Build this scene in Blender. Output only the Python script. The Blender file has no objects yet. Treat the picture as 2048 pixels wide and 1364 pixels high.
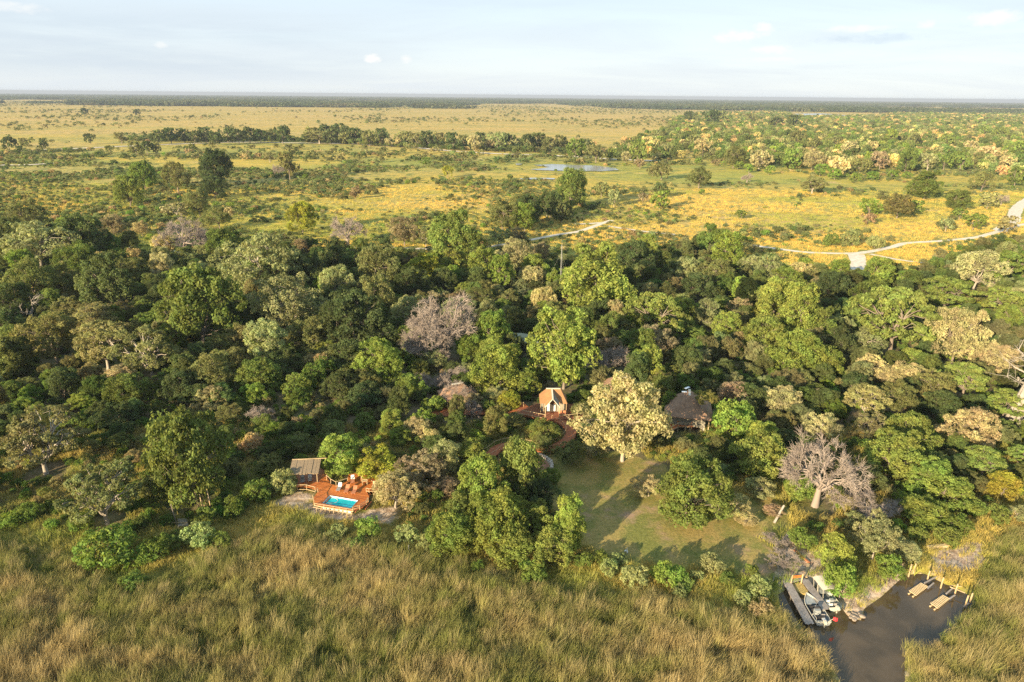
import bpy, math, random
import numpy as np
from mathutils import Vector, Matrix

# ------------------------------------------------------------------ camera, world, sun, exposure
SC = bpy.context.scene
COL = SC.collection
CAM_H, FPX, PITCH, ROLL = 65.0, 1365.0, math.radians(19.82), math.radians(0.53)
cam_data = bpy.data.cameras.new('camera')
cam_data.sensor_width = 36.0
cam_data.lens = 24.0
cam_data.clip_start = 1.0
cam_data.clip_end = 200000.0
cam = bpy.data.objects.new('camera', cam_data)
COL.objects.link(cam)
cam.matrix_world = (Matrix.Translation((0, 0, CAM_H)) @ Matrix.Rotation(math.pi / 2 - PITCH, 4, 'X')
                    @ Matrix.Rotation(ROLL, 4, 'Z'))
SC.camera = cam

SUN_EL = math.radians(15.5)
SHADOW_AZ = math.radians(52.0)                 # shadows run this way, counted from +X towards +Y
to_sun = Vector((-math.cos(SHADOW_AZ) * math.cos(SUN_EL), -math.sin(SHADOW_AZ) * math.cos(SUN_EL), math.sin(SUN_EL)))
sun_data = bpy.data.lights.new('sun', 'SUN')
sun_data.energy = 5.0
sun_data.angle = math.radians(0.6)
sun_data.color = (1.0, 0.81, 0.52)
sun = bpy.data.objects.new('sun', sun_data)
COL.objects.link(sun)
sun.rotation_euler = to_sun.to_track_quat('Z', 'Y').to_euler()
sun.location = (0, 0, 120)

SC.view_settings.view_transform = 'Standard'
SC.view_settings.look = 'None'
SC.view_settings.gamma = 1.0
SC.view_settings.exposure = 1.6
SC.cycles.max_bounces = 6
SC.cycles.diffuse_bounces = 4
SC.cycles.glossy_bounces = 3
SC.cycles.transmission_bounces = 3
SC.cycles.volume_bounces = 0
SC.cycles.use_denoising = False


def N(nt, kind, **kw):
    n = nt.nodes.new(kind)
    for k, v in kw.items():
        if k.startswith('i_'):
            key = k[2:]
            key = int(key) if key.isdigit() else key.replace('_', ' ')
            n.inputs[key].default_value = v
        else:
            setattr(n, k, v)
    return n


def L(nt, a, b):
    nt.links.new(a, b)


def math_node(nt, op, a, b=None, clamp=False):
    n = N(nt, 'ShaderNodeMath', operation=op, use_clamp=clamp)
    for i, v in enumerate((a, b)):
        if v is None:
            continue
        if isinstance(v, (int, float)):
            n.inputs[i].default_value = v
        else:
            L(nt, v, n.inputs[i])
    return n.outputs[0]


def mix_col(nt, fac, a, b, mode='MIX'):
    n = N(nt, 'ShaderNodeMix', data_type='RGBA', blend_type=mode)
    for sock, v in ((n.inputs[0], fac), (n.inputs[6], a), (n.inputs[7], b)):
        if isinstance(v, (int, float)):
            sock.default_value = v
        elif isinstance(v, tuple):
            sock.default_value = (*v[:3], 1)
        else:
            L(nt, v, sock)
    return n.outputs[2]


def noise(nt, vec, scale, detail=4.0, rough=0.55, dist=0.0):
    n = N(nt, 'ShaderNodeTexNoise', i_Scale=scale, i_Detail=detail, i_Roughness=rough, i_Distortion=dist)
    if vec is not None:
        L(nt, vec, n.inputs['Vector'])
    return n.outputs['Fac']


def smooth(nt, val, lo, hi, a=0.0, b=1.0):
    n = N(nt, 'ShaderNodeMapRange', interpolation_type='SMOOTHSTEP')
    L(nt, val, n.inputs[0])
    n.inputs[1].default_value, n.inputs[2].default_value = lo, hi
    n.inputs[3].default_value, n.inputs[4].default_value = a, b
    return n.outputs[0]


def scaled(nt, vec, s, off=(0, 0, 0)):
    n = N(nt, 'ShaderNodeMapping')
    n.inputs['Scale'].default_value = s
    n.inputs['Location'].default_value = off
    L(nt, vec, n.inputs['Vector'])
    return n.outputs[0]


world = bpy.data.worlds.new('World')
SC.world = world
world.use_nodes = True
wn = world.node_tree
wn.nodes.clear()
sky = N(wn, 'ShaderNodeTexSky', sky_type='NISHITA', sun_disc=False)
sky.sun_elevation = SUN_EL
sky.sun_rotation = math.atan2(to_sun.x, to_sun.y)
sky.altitude = 950
sky.air_density = 1.0
sky.dust_density = 1.5
sky.ozone_density = 1.0
SKY_STRENGTH = 0.123
tc = N(wn, 'ShaderNodeTexCoord')
dirv = tc.outputs['Generated']
sep = N(wn, 'ShaderNodeSeparateXYZ')
L(wn, dirv, sep.inputs[0])
# thin pale veil of high cloud all over the sky, with soft streaks
zz = math_node(wn, 'MAXIMUM', sep.outputs[2], 0.0)
flat = N(wn, 'ShaderNodeCombineXYZ')
zdiv = math_node(wn, 'ADD', zz, 0.12)
L(wn, math_node(wn, 'DIVIDE', sep.outputs[0], zdiv), flat.inputs[0])
L(wn, math_node(wn, 'DIVIDE', sep.outputs[1], zdiv), flat.inputs[1])
veil_n = noise(wn, scaled(wn, flat.outputs[0], (0.45, 0.9, 1)), 1.0, 6, 0.6, 0.6)
veil = smooth(wn, veil_n, 0.30, 0.75, 0.90, 0.97)
vcol = mix_col(wn, smooth(wn, sep.outputs[2], 0.0, 0.30), (2.14, 2.32, 2.48), (1.64, 2.18, 2.60))
col = mix_col(wn, veil, sky.outputs[0], vcol)
# grey-blue stratus bank low on the left side of the view
sheet_n = noise(wn, scaled(wn, dirv, (3.0, 3.0, 26.0)), 1.0, 5, 0.6, 0.3)
azim = N(wn, 'ShaderNodeMath', operation='ARCTAN2')
L(wn, sep.outputs[0], azim.inputs[0])
L(wn, sep.outputs[1], azim.inputs[1])
elev = math_node(wn, 'ARCSINE', sep.outputs[2])


def window(v, c, w, soft):
    d = math_node(wn, 'ABSOLUTE', math_node(wn, 'SUBTRACT', v, c))
    return smooth(wn, d, w, w + soft, 1.0, 0.0)


bank = math_node(wn, 'MULTIPLY', math_node(wn, 'MULTIPLY', window(azim.outputs[0], -0.62, 0.22, 0.38), window(elev, 0.052, 0.018, 0.03)),
                 smooth(wn, sheet_n, 0.30, 0.62))
col = mix_col(wn, math_node(wn, 'MULTIPLY', bank, 0.5), col, (1.62, 1.90, 2.20))
# small separate cumulus scraps: (azimuth, elevation, half width, half height, whiteness)
puffs = [(0.287, 0.073, 0.030, 0.0085, 1), (0.320, 0.080, 0.014, 0.0090, 1), (0.335, 0.057, 0.026, 0.0055, .8), (0.43, 0.079, 0.040, 0.0045, .75),
         (0.502, 0.082, 0.010, 0.005, .8), (0.566, 0.085, 0.026, 0.0095, 1), (-0.190, 0.044, 0.012, 0.0060, 1), (-0.146, 0.044, 0.008, 0.0050, .9),
         (-0.60, 0.086, 0.05, 0.006, .6), (-0.445, 0.053, 0.008, 0.004, .6), (0.33, 0.046, 0.035, 0.003, .5)]
pn = noise(wn, scaled(wn, dirv, (1, 1, 2.0)), 55.0, 5, 0.62)
for a0, e0, w0, h0, amp in puffs:
    da = math_node(wn, 'DIVIDE', math_node(wn, 'SUBTRACT', azim.outputs[0], a0), w0)
    de = math_node(wn, 'DIVIDE', math_node(wn, 'SUBTRACT', elev, e0), h0)
    rr = math_node(wn, 'ADD', math_node(wn, 'MULTIPLY', da, da), math_node(wn, 'MULTIPLY', de, de))
    body = math_node(wn, 'ADD', math_node(wn, 'SUBTRACT', 1.0, rr), math_node(wn, 'MULTIPLY', math_node(wn, 'SUBTRACT', pn, 0.5), 3.4))
    m = smooth(wn, body, -0.4, 1.4, 0.0, .9 * amp)
    col = mix_col(wn, m, col, (2.85, 2.83, 2.75))
for a0, e0, w0, h0, amp in [(0.275, 0.123, 0.020, 0.0035, .55), (0.45, 0.068, 0.07, 0.007, .35)]:
    da = math_node(wn, 'DIVIDE', math_node(wn, 'SUBTRACT', azim.outputs[0], a0), w0)
    de = math_node(wn, 'DIVIDE', math_node(wn, 'SUBTRACT', elev, e0), h0)
    rr = math_node(wn, 'ADD', math_node(wn, 'MULTIPLY', da, da), math_node(wn, 'MULTIPLY', de, de))
    body = math_node(wn, 'ADD', math_node(wn, 'SUBTRACT', 1.0, rr), math_node(wn, 'MULTIPLY', math_node(wn, 'SUBTRACT', pn, 0.5), 3.0))
    col = mix_col(wn, smooth(wn, body, 0.0, 1.3, 0.0, amp), col, (1.50, 1.85, 2.25))
bg = N(wn, 'ShaderNodeBackground', i_Strength=SKY_STRENGTH)
L(wn, col, bg.inputs[0])
wo = N(wn, 'ShaderNodeOutputWorld')
L(wn, bg.outputs[0], wo.inputs[0])

# ------------------------------------------------------------------ helpers
rng = np.random.default_rng(7)
random.seed(7)
_c, _s = math.cos(ROLL), math.sin(ROLL)


def ray(u, v):
    x, y = u - 1024.0, -(v - 682.0)
    x, y = x * _c - y * _s, x * _s + y * _c
    return np.array([x, FPX * math.cos(PITCH) + y * math.sin(PITCH), -FPX * math.sin(PITCH) + y * math.cos(PITCH)])


def at(u, v, z=0.0):
    """the place, at height z, that the photograph shows at (u, v)"""
    d = ray(u, v)
    t = (z - CAM_H) / d[2]
    return np.array([d[0] * t, d[1] * t, z])


def px_of(p):
    """photo coordinates of world points (N,3)"""
    p = np.atleast_2d(p) - np.array([0, 0, CAM_H])
    dep = p[:, 1] * math.cos(PITCH) - p[:, 2] * math.sin(PITCH)
    up = p[:, 1] * math.sin(PITCH) + p[:, 2] * math.cos(PITCH)
    x = p[:, 0] / dep * FPX
    y = up / dep * FPX
    x, y = x * _c + y * _s, -x * _s + y * _c
    return np.stack([x + 1024.0, 682.0 - y], 1), dep


def poly_at(pts, z=0.0):
    return [at(u, v, z) for u, v in pts]


def inside(P, poly):
    P = np.asarray(P)
    poly = np.asarray([(q[0], q[1]) for q in poly])
    x, y = P[:, 0], P[:, 1]
    r = np.zeros(len(P), bool)
    j = len(poly) - 1
    for i in range(len(poly)):
        xi, yi = poly[i]
        xj, yj = poly[j]
        c = ((yi > y) != (yj > y)) & (x < (xj - xi) * (y - yi) / (yj - yi + 1e-12) + xi)
        r ^= c
        j = i
    return r


def dist_poly(P, poly, closed=True):
    P = np.asarray(P)[:, :2]
    poly = np.asarray([(q[0], q[1]) for q in poly])
    n = len(poly)
    best = np.full(len(P), 1e9)
    for i in range(n if closed else n - 1):
        a, b = poly[i], poly[(i + 1) % n]
        ab = b - a
        t = np.clip(((P - a) @ ab) / (ab @ ab + 1e-12), 0, 1)
        d = np.linalg.norm(P - (a + t[:, None] * ab), axis=1)
        best = np.minimum(best, d)
    return best


def vnoise(x, y, seed=0):
    """value noise, numpy"""
    xi, yi = np.floor(x).astype(np.int64), np.floor(y).astype(np.int64)
    xf, yf = x - xi, y - yi
    xf, yf = xf * xf * (3 - 2 * xf), yf * yf * (3 - 2 * yf)

    def h(a, b):
        n = (a * 374761393 + b * 668265263 + seed * 1442695041) & 0x7fffffff
        n = ((n ^ (n >> 13)) * 1274126177) & 0x7fffffff
        return ((n ^ (n >> 16)) & 0xffff) / 65535.0
    return (h(xi, yi) * (1 - xf) + h(xi + 1, yi) * xf) * (1 - yf) + (h(xi, yi + 1) * (1 - xf) + h(xi + 1, yi + 1) * xf) * yf


def fbm(x, y, seed=0, octv=4):
    v, a, t = 0, 1.0, 0
    for i in range(octv):
        v = v + a * vnoise(x * 2 ** i, y * 2 ** i, seed + i * 17)
        t += a
        a *= 0.55
    return v / t


def quad_mesh(name, V, F, mats, tone=None, midx=None, flat=True):
    V = np.asarray(V, np.float32)
    F = np.asarray(F, np.int32)
    me = bpy.data.meshes.new(name)
    me.vertices.add(len(V))
    me.vertices.foreach_set('co', V.ravel())
    k = F.shape[1]
    me.loops.add(F.size)
    me.loops.foreach_set('vertex_index', F.ravel())
    me.polygons.add(len(F))
    me.polygons.foreach_set('loop_start', np.arange(0, F.size, k, dtype=np.int32))
    me.polygons.foreach_set('loop_total', np.full(len(F), k, np.int32))
    if midx is not None:
        me.polygons.foreach_set('material_index', np.asarray(midx, np.int32))
    if not flat:
        me.polygons.foreach_set('use_smooth', np.ones(len(F), bool))
    for m in (mats if isinstance(mats, (list, tuple)) else [mats]):
        me.materials.append(m)
    if tone is not None:
        at_ = me.attributes.new('tone', 'FLOAT', 'FACE' if len(tone) == len(F) else 'POINT')
        at_.data.foreach_set('value', np.asarray(tone, np.float32))
    me.update(calc_edges=True)
    return me


class Buf:
    """collects boxes, tubes and polygons as one mesh"""
    def __init__(s):
        s.v, s.f = [], []

    def add(s, v, f):
        o = len(s.v)
        s.v += [tuple(map(float, q)) for q in v]
        s.f += [tuple(i + o for i in q) for q in f]

    def box(s, c, size, rot=0.0, axes=None):
        hx, hy, hz = [q / 2 for q in size]
        if axes is None:
            ax = np.array([math.cos(rot), math.sin(rot), 0])
            ay = np.array([-math.sin(rot), math.cos(rot), 0])
            az = np.array([0, 0, 1.0])
        else:
            ax, ay, az = axes
        c = np.asarray(c, float)
        v = [c + ax * a * hx + ay * b * hy + az * d * hz for d in (-1, 1) for a, b in ((-1, -1), (1, -1), (1, 1), (-1, 1))]
        s.add(v, [(3, 2, 1, 0), (4, 5, 6, 7), (0, 1, 5, 4), (1, 2, 6, 5), (2, 3, 7, 6), (3, 0, 4, 7)])
        return s

    def bar(s, a, b, w, h=None):
        """box section from a to b"""
        a, b = np.asarray(a, float), np.asarray(b, float)
        d = b - a
        ln = np.linalg.norm(d)
        d = d / ln
        up = np.array([0, 0, 1.0]) if abs(d[2]) < 0.95 else np.array([1.0, 0, 0])
        sd = np.cross(up, d)
        sd /= np.linalg.norm(sd)
        up = np.cross(d, sd)
        return s.box((a + b) / 2, (ln, w, h or w), axes=(d, sd, up))

    def tube(s, pts, rad, n=8, caps=True):
        pts = [np.asarray(p, float) for p in pts]
        rad = rad if hasattr(rad, '__len__') else [rad] * len(pts)
        o = len(s.v)
        vs, fs = [], []
        for i, p in enumerate(pts):
            d = pts[min(i + 1, len(pts) - 1)] - pts[max(i - 1, 0)]
            d = d / (np.linalg.norm(d) + 1e-9)
            a = np.cross(d, (0.31, 0.17, 0.93)) if abs(d[2]) < 0.9 else np.cross(d, (1, 0.1, 0))
            a /= np.linalg.norm(a)
            b = np.cross(d, a)
            for k in range(n):
                t = 2 * math.pi * k / n
                vs.append(p + (a * math.cos(t) + b * math.sin(t)) * rad[i])
        for i in range(len(pts) - 1):
            for k in range(n):
                q = (k + 1) % n
                fs.append((i * n + k, i * n + q, (i + 1) * n + q, (i + 1) * n + k))
        if caps:
            fs.append(tuple(range(n))[::-1])
            fs.append(tuple((len(pts) - 1) * n + k for k in range(n)))
        s.add(vs, fs)
        return s

    def slab(s, pts, z0, z1):
        """upright prism over a plan polygon (counter-clockwise or not)"""
        p = [(q[0], q[1]) for q in pts]
        area = sum(p[i][0] * p[(i + 1) % len(p)][1] - p[(i + 1) % len(p)][0] * p[i][1] for i in range(len(p)))
        if area < 0:
            p = p[::-1]
        n = len(p)
        s.add([(x, y, z0) for x, y in p] + [(x, y, z1) for x, y in p],
              [tuple(range(n))[::-1], tuple(range(n, 2 * n))] + [(i, (i + 1) % n, n + (i + 1) % n, n + i) for i in range(n)])
        return s

    def obj(s, name, mat, parent=None, smooth=False, **tags):
        me = bpy.data.meshes.new(name)
        me.from_pydata(s.v, [], s.f)
        for m in (mat if isinstance(mat, (list, tuple)) else [mat]):
            me.materials.append(m)
        if smooth:
            me.polygons.foreach_set('use_smooth', np.ones(len(me.polygons), bool))
        me.update()
        return link(name, me, parent, **tags)


def link(name, me, parent=None, **tags):
    o = bpy.data.objects.new(name, me)
    COL.objects.link(o)
    if parent is not None:
        o.parent = parent
        o.matrix_parent_inverse = Matrix.Translation(-Vector(parent.location)) if parent.rotation_euler.z == 0 and parent.scale.x == 1 else parent.matrix_basis.inverted()
    for k, v in tags.items():
        o[k] = v
    return o


def thing(name, label, cat, loc, group=None):
    o = bpy.data.objects.new(name, None)
    o.empty_display_size = 0.5
    COL.objects.link(o)
    o.location = tuple(map(float, loc))
    o['label'] = label
    o['category'] = cat
    if group:
        o['group'] = group
    return o


# ------------------------------------------------------------------ materials
def principled(name, color, rough=0.85, spec=0.3):
    m = bpy.data.materials.new(name)
    m.use_nodes = True
    b = m.node_tree.nodes['Principled BSDF']
    b.inputs['Base Color'].default_value = (*color, 1)
    b.inputs['Roughness'].default_value = rough
    b.inputs['Specular IOR Level'].default_value = spec
    return m, m.node_tree, b


def textured(name, c1, c2, scale, rough=0.85, bump=0.3, stretch=(1, 1, 1), detail=5, spec=0.3, bscale=None, dist=0.02):
    m, nt, b = principled(name, c1, rough, spec)
    t = N(nt, 'ShaderNodeTexCoord')
    v = scaled(nt, t.outputs['Object'], stretch)
    f = noise(nt, v, scale, detail, 0.6)
    f = smooth(nt, f, 0.3, 0.7)
    L(nt, mix_col(nt, f, c1, c2), b.inputs['Base Color'])
    if bump:
        bn = N(nt, 'ShaderNodeBump', i_Strength=bump, i_Distance=dist)
        L(nt, noise(nt, v, bscale or scale * 3, 4), bn.inputs['Height'])
        L(nt, bn.outputs[0], b.inputs['Normal'])
    return m


def leaf_material(name, source, transl=0.45):
    m = bpy.data.materials.new(name)
    m.use_nodes = True
    nt = m.node_tree
    nt.nodes.clear()
    if source == 'object':
        base = N(nt, 'ShaderNodeObjectInfo').outputs['Color']
    else:
        a = N(nt, 'ShaderNodeAttribute', attribute_type='INSTANCER', attribute_name='tint')
        base = a.outputs['Color']
    tone = N(nt, 'ShaderNodeAttribute', attribute_type='GEOMETRY', attribute_name='tone').outputs['Fac']
    geo = N(nt, 'ShaderNodeNewGeometry')
    big = noise(nt, geo.outputs['Position'], 0.35, 2)
    hsv = N(nt, 'ShaderNodeHueSaturation')
    L(nt, base, hsv.inputs['Color'])
    L(nt, smooth(nt, big, 0.3, 0.7, 0.480, 0.522), hsv.inputs['Hue'])
    L(nt, smooth(nt, tone, 0.0, 1.0, 0.80, 1.88), hsv.inputs['Value'])
    hsv.inputs['Saturation'].default_value = 0.97
    d = N(nt, 'ShaderNodeBsdfDiffuse')
    L(nt, hsv.outputs[0], d.inputs[0])
    tr = N(nt, 'ShaderNodeBsdfTranslucent')
    L(nt, mix_col(nt, 1.0, hsv.outputs[0], (1.35, 1.3, 0.7), 'MULTIPLY'), tr.inputs[0])
    mx = N(nt, 'ShaderNodeMixShader', i_0=transl)
    L(nt, d.outputs[0], mx.inputs[1])
    L(nt, tr.outputs[0], mx.inputs[2])
    out = N(nt, 'ShaderNodeOutputMaterial')
    L(nt, mx.outputs[0], out.inputs[0])
    return m


M = {}
M['leaf'] = leaf_material('foliage', 'object')
M['leaf_i'] = leaf_material('foliage_scattered', 'inst')
M['bark'] = textured('bark', (.13, .10, .075), (.24, .20, .16), 1.6, bump=0.5, stretch=(1, 1, .3))
M['bark_pale'] = textured('pale_bark', (.24, .20, .16), (.40, .35, .29), 1.6, bump=0.5, stretch=(1, 1, .3))
M['twig'] = textured('grey_twigs', (.205, .165, .14), (.29, .24, .205), 0.8, bump=0)
M['bleached'] = textured('bleached_wood', (.22, .19, .16), (.33, .29, .245), 1.2, bump=0.2)
M['deck'] = textured('red_oiled_decking', (.38, .115, .025), (.52, .175, .04), 2.4, rough=0.55, bump=0.2, stretch=(1, 1, 1))
M['walk'] = textured('shaded_red_decking', (.24, .075, .032), (.34, .11, .045), 2.4, rough=0.6, bump=0.2)  # darker copy of the decking: the boardwalk's shade is put into its colour
M['deck_dark'] = textured('dark_red_decking', (.20, .065, .03), (.30, .10, .04), 2.0, rough=0.6, bump=0.2)
M['pole'] = textured('peeled_gum_poles', (.33, .235, .13), (.46, .34, .20), 3.0, bump=0.2, stretch=(1, 1, .2))
M['jetty'] = textured('weathered_grey_planks', (.20, .175, .16), (.29, .26, .24), 2.5, bump=0.3)
M['raft'] = textured('fresh_cut_slats', (.42, .32, .18), (.54, .42, .26), 4.0, bump=0.2)
M['thatch'] = textured('weathered_thatch', (.17, .125, .08), (.27, .205, .135), 5.0, bump=0.8, stretch=(3, 3, 1), dist=0.08)
M['canvas'] = textured('brown_canvas', (.25, .125, .055), (.32, .165, .072), 1.2, bump=0.1)
M['canvas_old'] = textured('dull_brown_thatch_roof', (.19, .115, .075), (.29, .175, .11), 1.5, bump=0.5, dist=0.05)
M['canvas_olive'] = textured('olive_canvas', (.20, .18, .14), (.26, .235, .18), 1.5, bump=0.1)
M['canvas_pale'] = textured('pale_canvas', (.46, .41, .32), (.56, .50, .41), 1.5, bump=0.1)
M['white'] = textured('white_fabric', (.52, .51, .48), (.62, .61, .58), 2.0, bump=0.05)
M['roof_green'] = textured('grey_green_sheet_roof', (.20, .21, .14), (.26, .265, .18), 0.8, bump=0.1)
M['dark'] = textured('dark_interior', (.035, .028, .022), (.06, .05, .04), 1.5, bump=0)
M['wood_red'] = textured('red_hardwood', (.33, .125, .06), (.43, .18, .09), 3.0, bump=0.15)
M['grey_fabric'] = textured('grey_fabric', (.22, .20, .18), (.30, .27, .25), 3.0, bump=0.05)
M['alloy'] = textured('dull_aluminium', (.22, .23, .225), (.32, .33, .32), 1.5, rough=0.45, bump=0.05, spec=0.6)
M['boat_green'] = textured('pale_green_hull', (.30, .34, .28), (.40, .43, .36), 1.5, rough=0.5, bump=0.05)
M['boat_floor'] = textured('boat_floor', (.10, .115, .13), (.20, .21, .23), 2.2, rough=0.6, bump=0.1)
M['cream'] = textured('cream_plastic', (.42, .38, .30), (.52, .47, .38), 2.0, rough=0.5, bump=0)
M['black'] = textured('black_rubber', (.02, .02, .022), (.04, .04, .045), 2.0, rough=0.5, bump=0)
M['blue'] = textured('dark_blue_cloth', (.02, .03, .12), (.04, .05, .18), 2.0, bump=0.1)
M['red'] = textured('red_cloth', (.60, .02, .03), (.72, .04, .05), 2.0, bump=0.05)
M['steel'] = textured('galvanised_steel', (.26, .26, .25), (.36, .36, .34), 1.0, rough=0.5, bump=0)
M['grass_mat'] = textured('cut_reeds', (.30, .22, .07), (.48, .36, .13), 6.0, bump=1.0, stretch=(2, .6, 1), dist=0.1)
M['rubble'] = textured('pale_stone', (.34, .28, .23), (.55, .48, .42), 2.0, bump=0.5)
M['pool_shell'] = textured('white_pool_shell', (.62, .72, .72), (.70, .80, .80), 1.0, rough=0.3, bump=0)
M['panel'] = textured('pale_blue_sheet', (.52, .56, .60), (.62, .66, .70), 1.0, rough=0.35, bump=0)

# ------------------------------------------------------------------ outlines on the ground, read off the photograph
def tile(x0, y0, s, pts):
    return [(x0 + a / s, y0 + b / s) for a, b in pts]


WATER_Z = -0.45
water_px = tile(1348, 864, 2.7286, [(575, 880), (650, 850), (760, 830), (880, 880), (905, 955), (945, 1010), (1000, 1045), (1045, 1020), (1035, 975), (1140, 900), (1265, 785),
                                    (1370, 775), (1410, 800), (1480, 835), (1530, 850), (1590, 880), (1625, 925), (1600, 985), (1540, 1045), (1470, 1110),
                                    (1390, 1190), (1330, 1195), (1262, 1165), (1250, 1250), (1252, 1400), (1290, 1700), (900, 1700), (940, 1400), (905, 1340),
                                    (830, 1230), (720, 1120), (625, 1040), (585, 960)])
water_poly = poly_at(water_px, WATER_Z)
lawn_px = [(1085, 905), (1150, 893), (1240, 905), (1330, 930), (1340, 990), (1450, 1005), (1530, 985), (1575, 1030), (1570, 1080), (1568, 1120), (1530, 1165), (1450, 1130),
           (1330, 1128), (1230, 1118), (1175, 1085), (1100, 1010), (1050, 950)]
lawn_poly = poly_at(lawn_px)
deck_px = tile(520, 880, 6.82, [(490, 640), (640, 640), (755, 672), (792, 700), (727, 790), (737, 880), (1270, 965), (1400, 922), (1475, 850), (1490, 770), (1455, 690),
                                (1600, 700), (1720, 600), (1640, 530), (1520, 500), (1400, 470), (1290, 450), (1210, 470), (1190, 560), (1040, 620), (965, 595), (920, 520),
                                (905, 430), (800, 370), (470, 420), (470, 560)])
DECK_Z = 0.95
deck_poly = poly_at(deck_px, DECK_Z)
sand_px = tile(1740, 1060, 5.685, [(700, 250), (860, 200), (1000, 215), (1080, 140), (1200, 110), (1300, 180), (1310, 300), (1270, 420), (1150, 455), (1000, 470), (850, 420),
                                   (800, 520), (740, 520), (700, 380)])
sand_poly = poly_at(sand_px)
bare_pool_px = tile(520, 880, 6.82, [(100, 870), (330, 740), (480, 690), (640, 690), (745, 720), (730, 860), (1300, 990), (1700, 900), (1900, 900), (1930, 1100), (1700, 1180),
                                     (1300, 1100), (900, 1110), (550, 960), (300, 930), (130, 900)])
bare_pool = poly_at(bare_pool_px)
bank_px = tile(1348, 864, 2.7286, [(500, 500), (640, 540), (760, 640), (860, 640), (880, 820), (1000, 900), (1060, 830), (1140, 740), (1260, 700), (1300, 780), (1150, 890), (1060, 970),
                                   (1040, 1040), (960, 1040), (880, 920), (780, 830), (640, 850), (540, 830), (560, 700), (480, 600)])
bank = poly_at(bank_px)
reed_px = [(-300, 1040), (0, 1085), (150, 1130), (260, 1190), (340, 1150), (430, 1100), (560, 1060), (640, 1062), (780, 1085), (880, 1110), (1040, 1160), (1190, 1180),
           (1330, 1200), (1480, 1240), (1560, 1230), (1600, 1262), (1650, 1310), (1672, 1364), (1680, 1600), (900, 1700), (-400, 1700)]
reed_poly = poly_at(reed_px)
reed2_px = [(1812, 1600), (1806, 1310), (1812, 1288), (1840, 1300), (1870, 1290), (1900, 1262), (1935, 1220), (1950, 1180), (1975, 1130), (1990, 1085), (2060, 1050), (2400, 1040), (2500, 1500)]
reed2_poly = poly_at(reed2_px)
forest_px = [(-400, 560), (-200, 470), (0, 440), (120, 455), (300, 520), (450, 490), (640, 505), (800, 520), (880, 535), (960, 545), (1050, 535), (1200, 520), (1420, 490), (1490, 530), (1640, 560), (1800, 565), (1900, 520),
             (2050, 480), (2500, 520), (2500, 1000), (2040, 1000), (1950, 1040), (1850, 1090), (1650, 1090), (1560, 980), (1330, 960), (1100, 910), (1150, 1090), (880, 1085), (740, 1040), (560, 990),
             (440, 1040), (240, 1080), (-400, 1000)]
forest_poly = poly_at(forest_px)

TRACKS = [  # (photo points, width in metres)
    ([(-60, 500), (60, 494), (130, 490), (250, 493), (375, 505), (500, 500), (620, 497), (760, 495), (870, 498), (950, 497), (1000, 490), (1060, 480), (1110, 470), (1160, 462), (1200, 448), (1225, 440)], 3.2),
    ([(1150, 448), (1180, 447), (1215, 444)], 3.0),
    ([(1215, 452), (1290, 463), (1350, 469)], 2.6),
    ([(1488, 488), (1550, 497), (1620, 505), (1700, 507), (1740, 503), (1780, 495), (1815, 486), (1880, 482), (1950, 475), (2000, 462), (2040, 450), (2110, 440)], 3.4),
    ([(1712, 508), (1716, 522), (1712, 545)], 6.5),
    ([(2000, 462), (2025, 440), (2035, 415), (2060, 398)], 7.0),
    ([(1740, 508), (1800, 520), (1870, 528), (1930, 535)], 2.2),
    ([(-100, 305), (0, 303), (140, 298), (320, 290), (480, 285), (640, 287), (700, 288), (800, 293), (900, 302), (1000, 308), (1100, 311), (1250, 320), (1330, 322)], 9.0),
    ([(-60, 333), (0, 331), (60, 330), (110, 327)], 7.0),
]


def ribbon(pts, width, z, jitter=0.25, step=3.0, seed=1):
    P = [at(u, v) for u, v in pts]
    # Catmull-Rom then even steps
    Q = [P[0]] + P + [P[-1]]
    path = []
    for i in range(1, len(Q) - 2):
        a, b, c, d = Q[i - 1], Q[i], Q[i + 1], Q[i + 2]
        n = max(2, int(np.linalg.norm(c - b) / step))
        for k in range(n):
            t = k / n
            path.append(0.5 * ((2 * b) + (c - a) * t + (2 * a - 5 * b + 4 * c - d) * t * t + (3 * b - a - 3 * c + d) * t ** 3))
    path.append(P[-1])
    path = np.array(path)
    tan = np.gradient(path, axis=0)
    tan /= np.linalg.norm(tan, axis=1)[:, None] + 1e-9
    nor = np.stack([-tan[:, 1], tan[:, 0]], 1)
    s = np.arange(len(path)) * 0.37
    wl = width / 2 * (1 + jitter * (fbm(s, s * 0 + 3, seed) * 2 - 1))
    wr = width / 2 * (1 + jitter * (fbm(s, s * 0 + 9, seed + 5) * 2 - 1))
    Lf = path[:, :2] + nor * wl[:, None]
    Rt = path[:, :2] - nor * wr[:, None]
    V = np.concatenate([np.c_[Lf, np.full(len(path), z)], np.c_[Rt, np.full(len(path), z)]])
    n = len(path)
    F = [(i + 1, i, i + n, i + n + 1) for i in range(n - 1)]
    return V, np.array(F), path


# ------------------------------------------------------------------ the ground
def axis_lines(fine0, fine1, step, lo, hi, grow):
    a = list(np.arange(fine0, fine1 + 1e-6, step))
    s = step
    while a[-1] < hi:
        s *= grow
        a.append(a[-1] + s)
    s = step
    while a[0] > lo:
        s *= grow
        a.insert(0, a[0] - s)
    return np.array(a)


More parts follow.
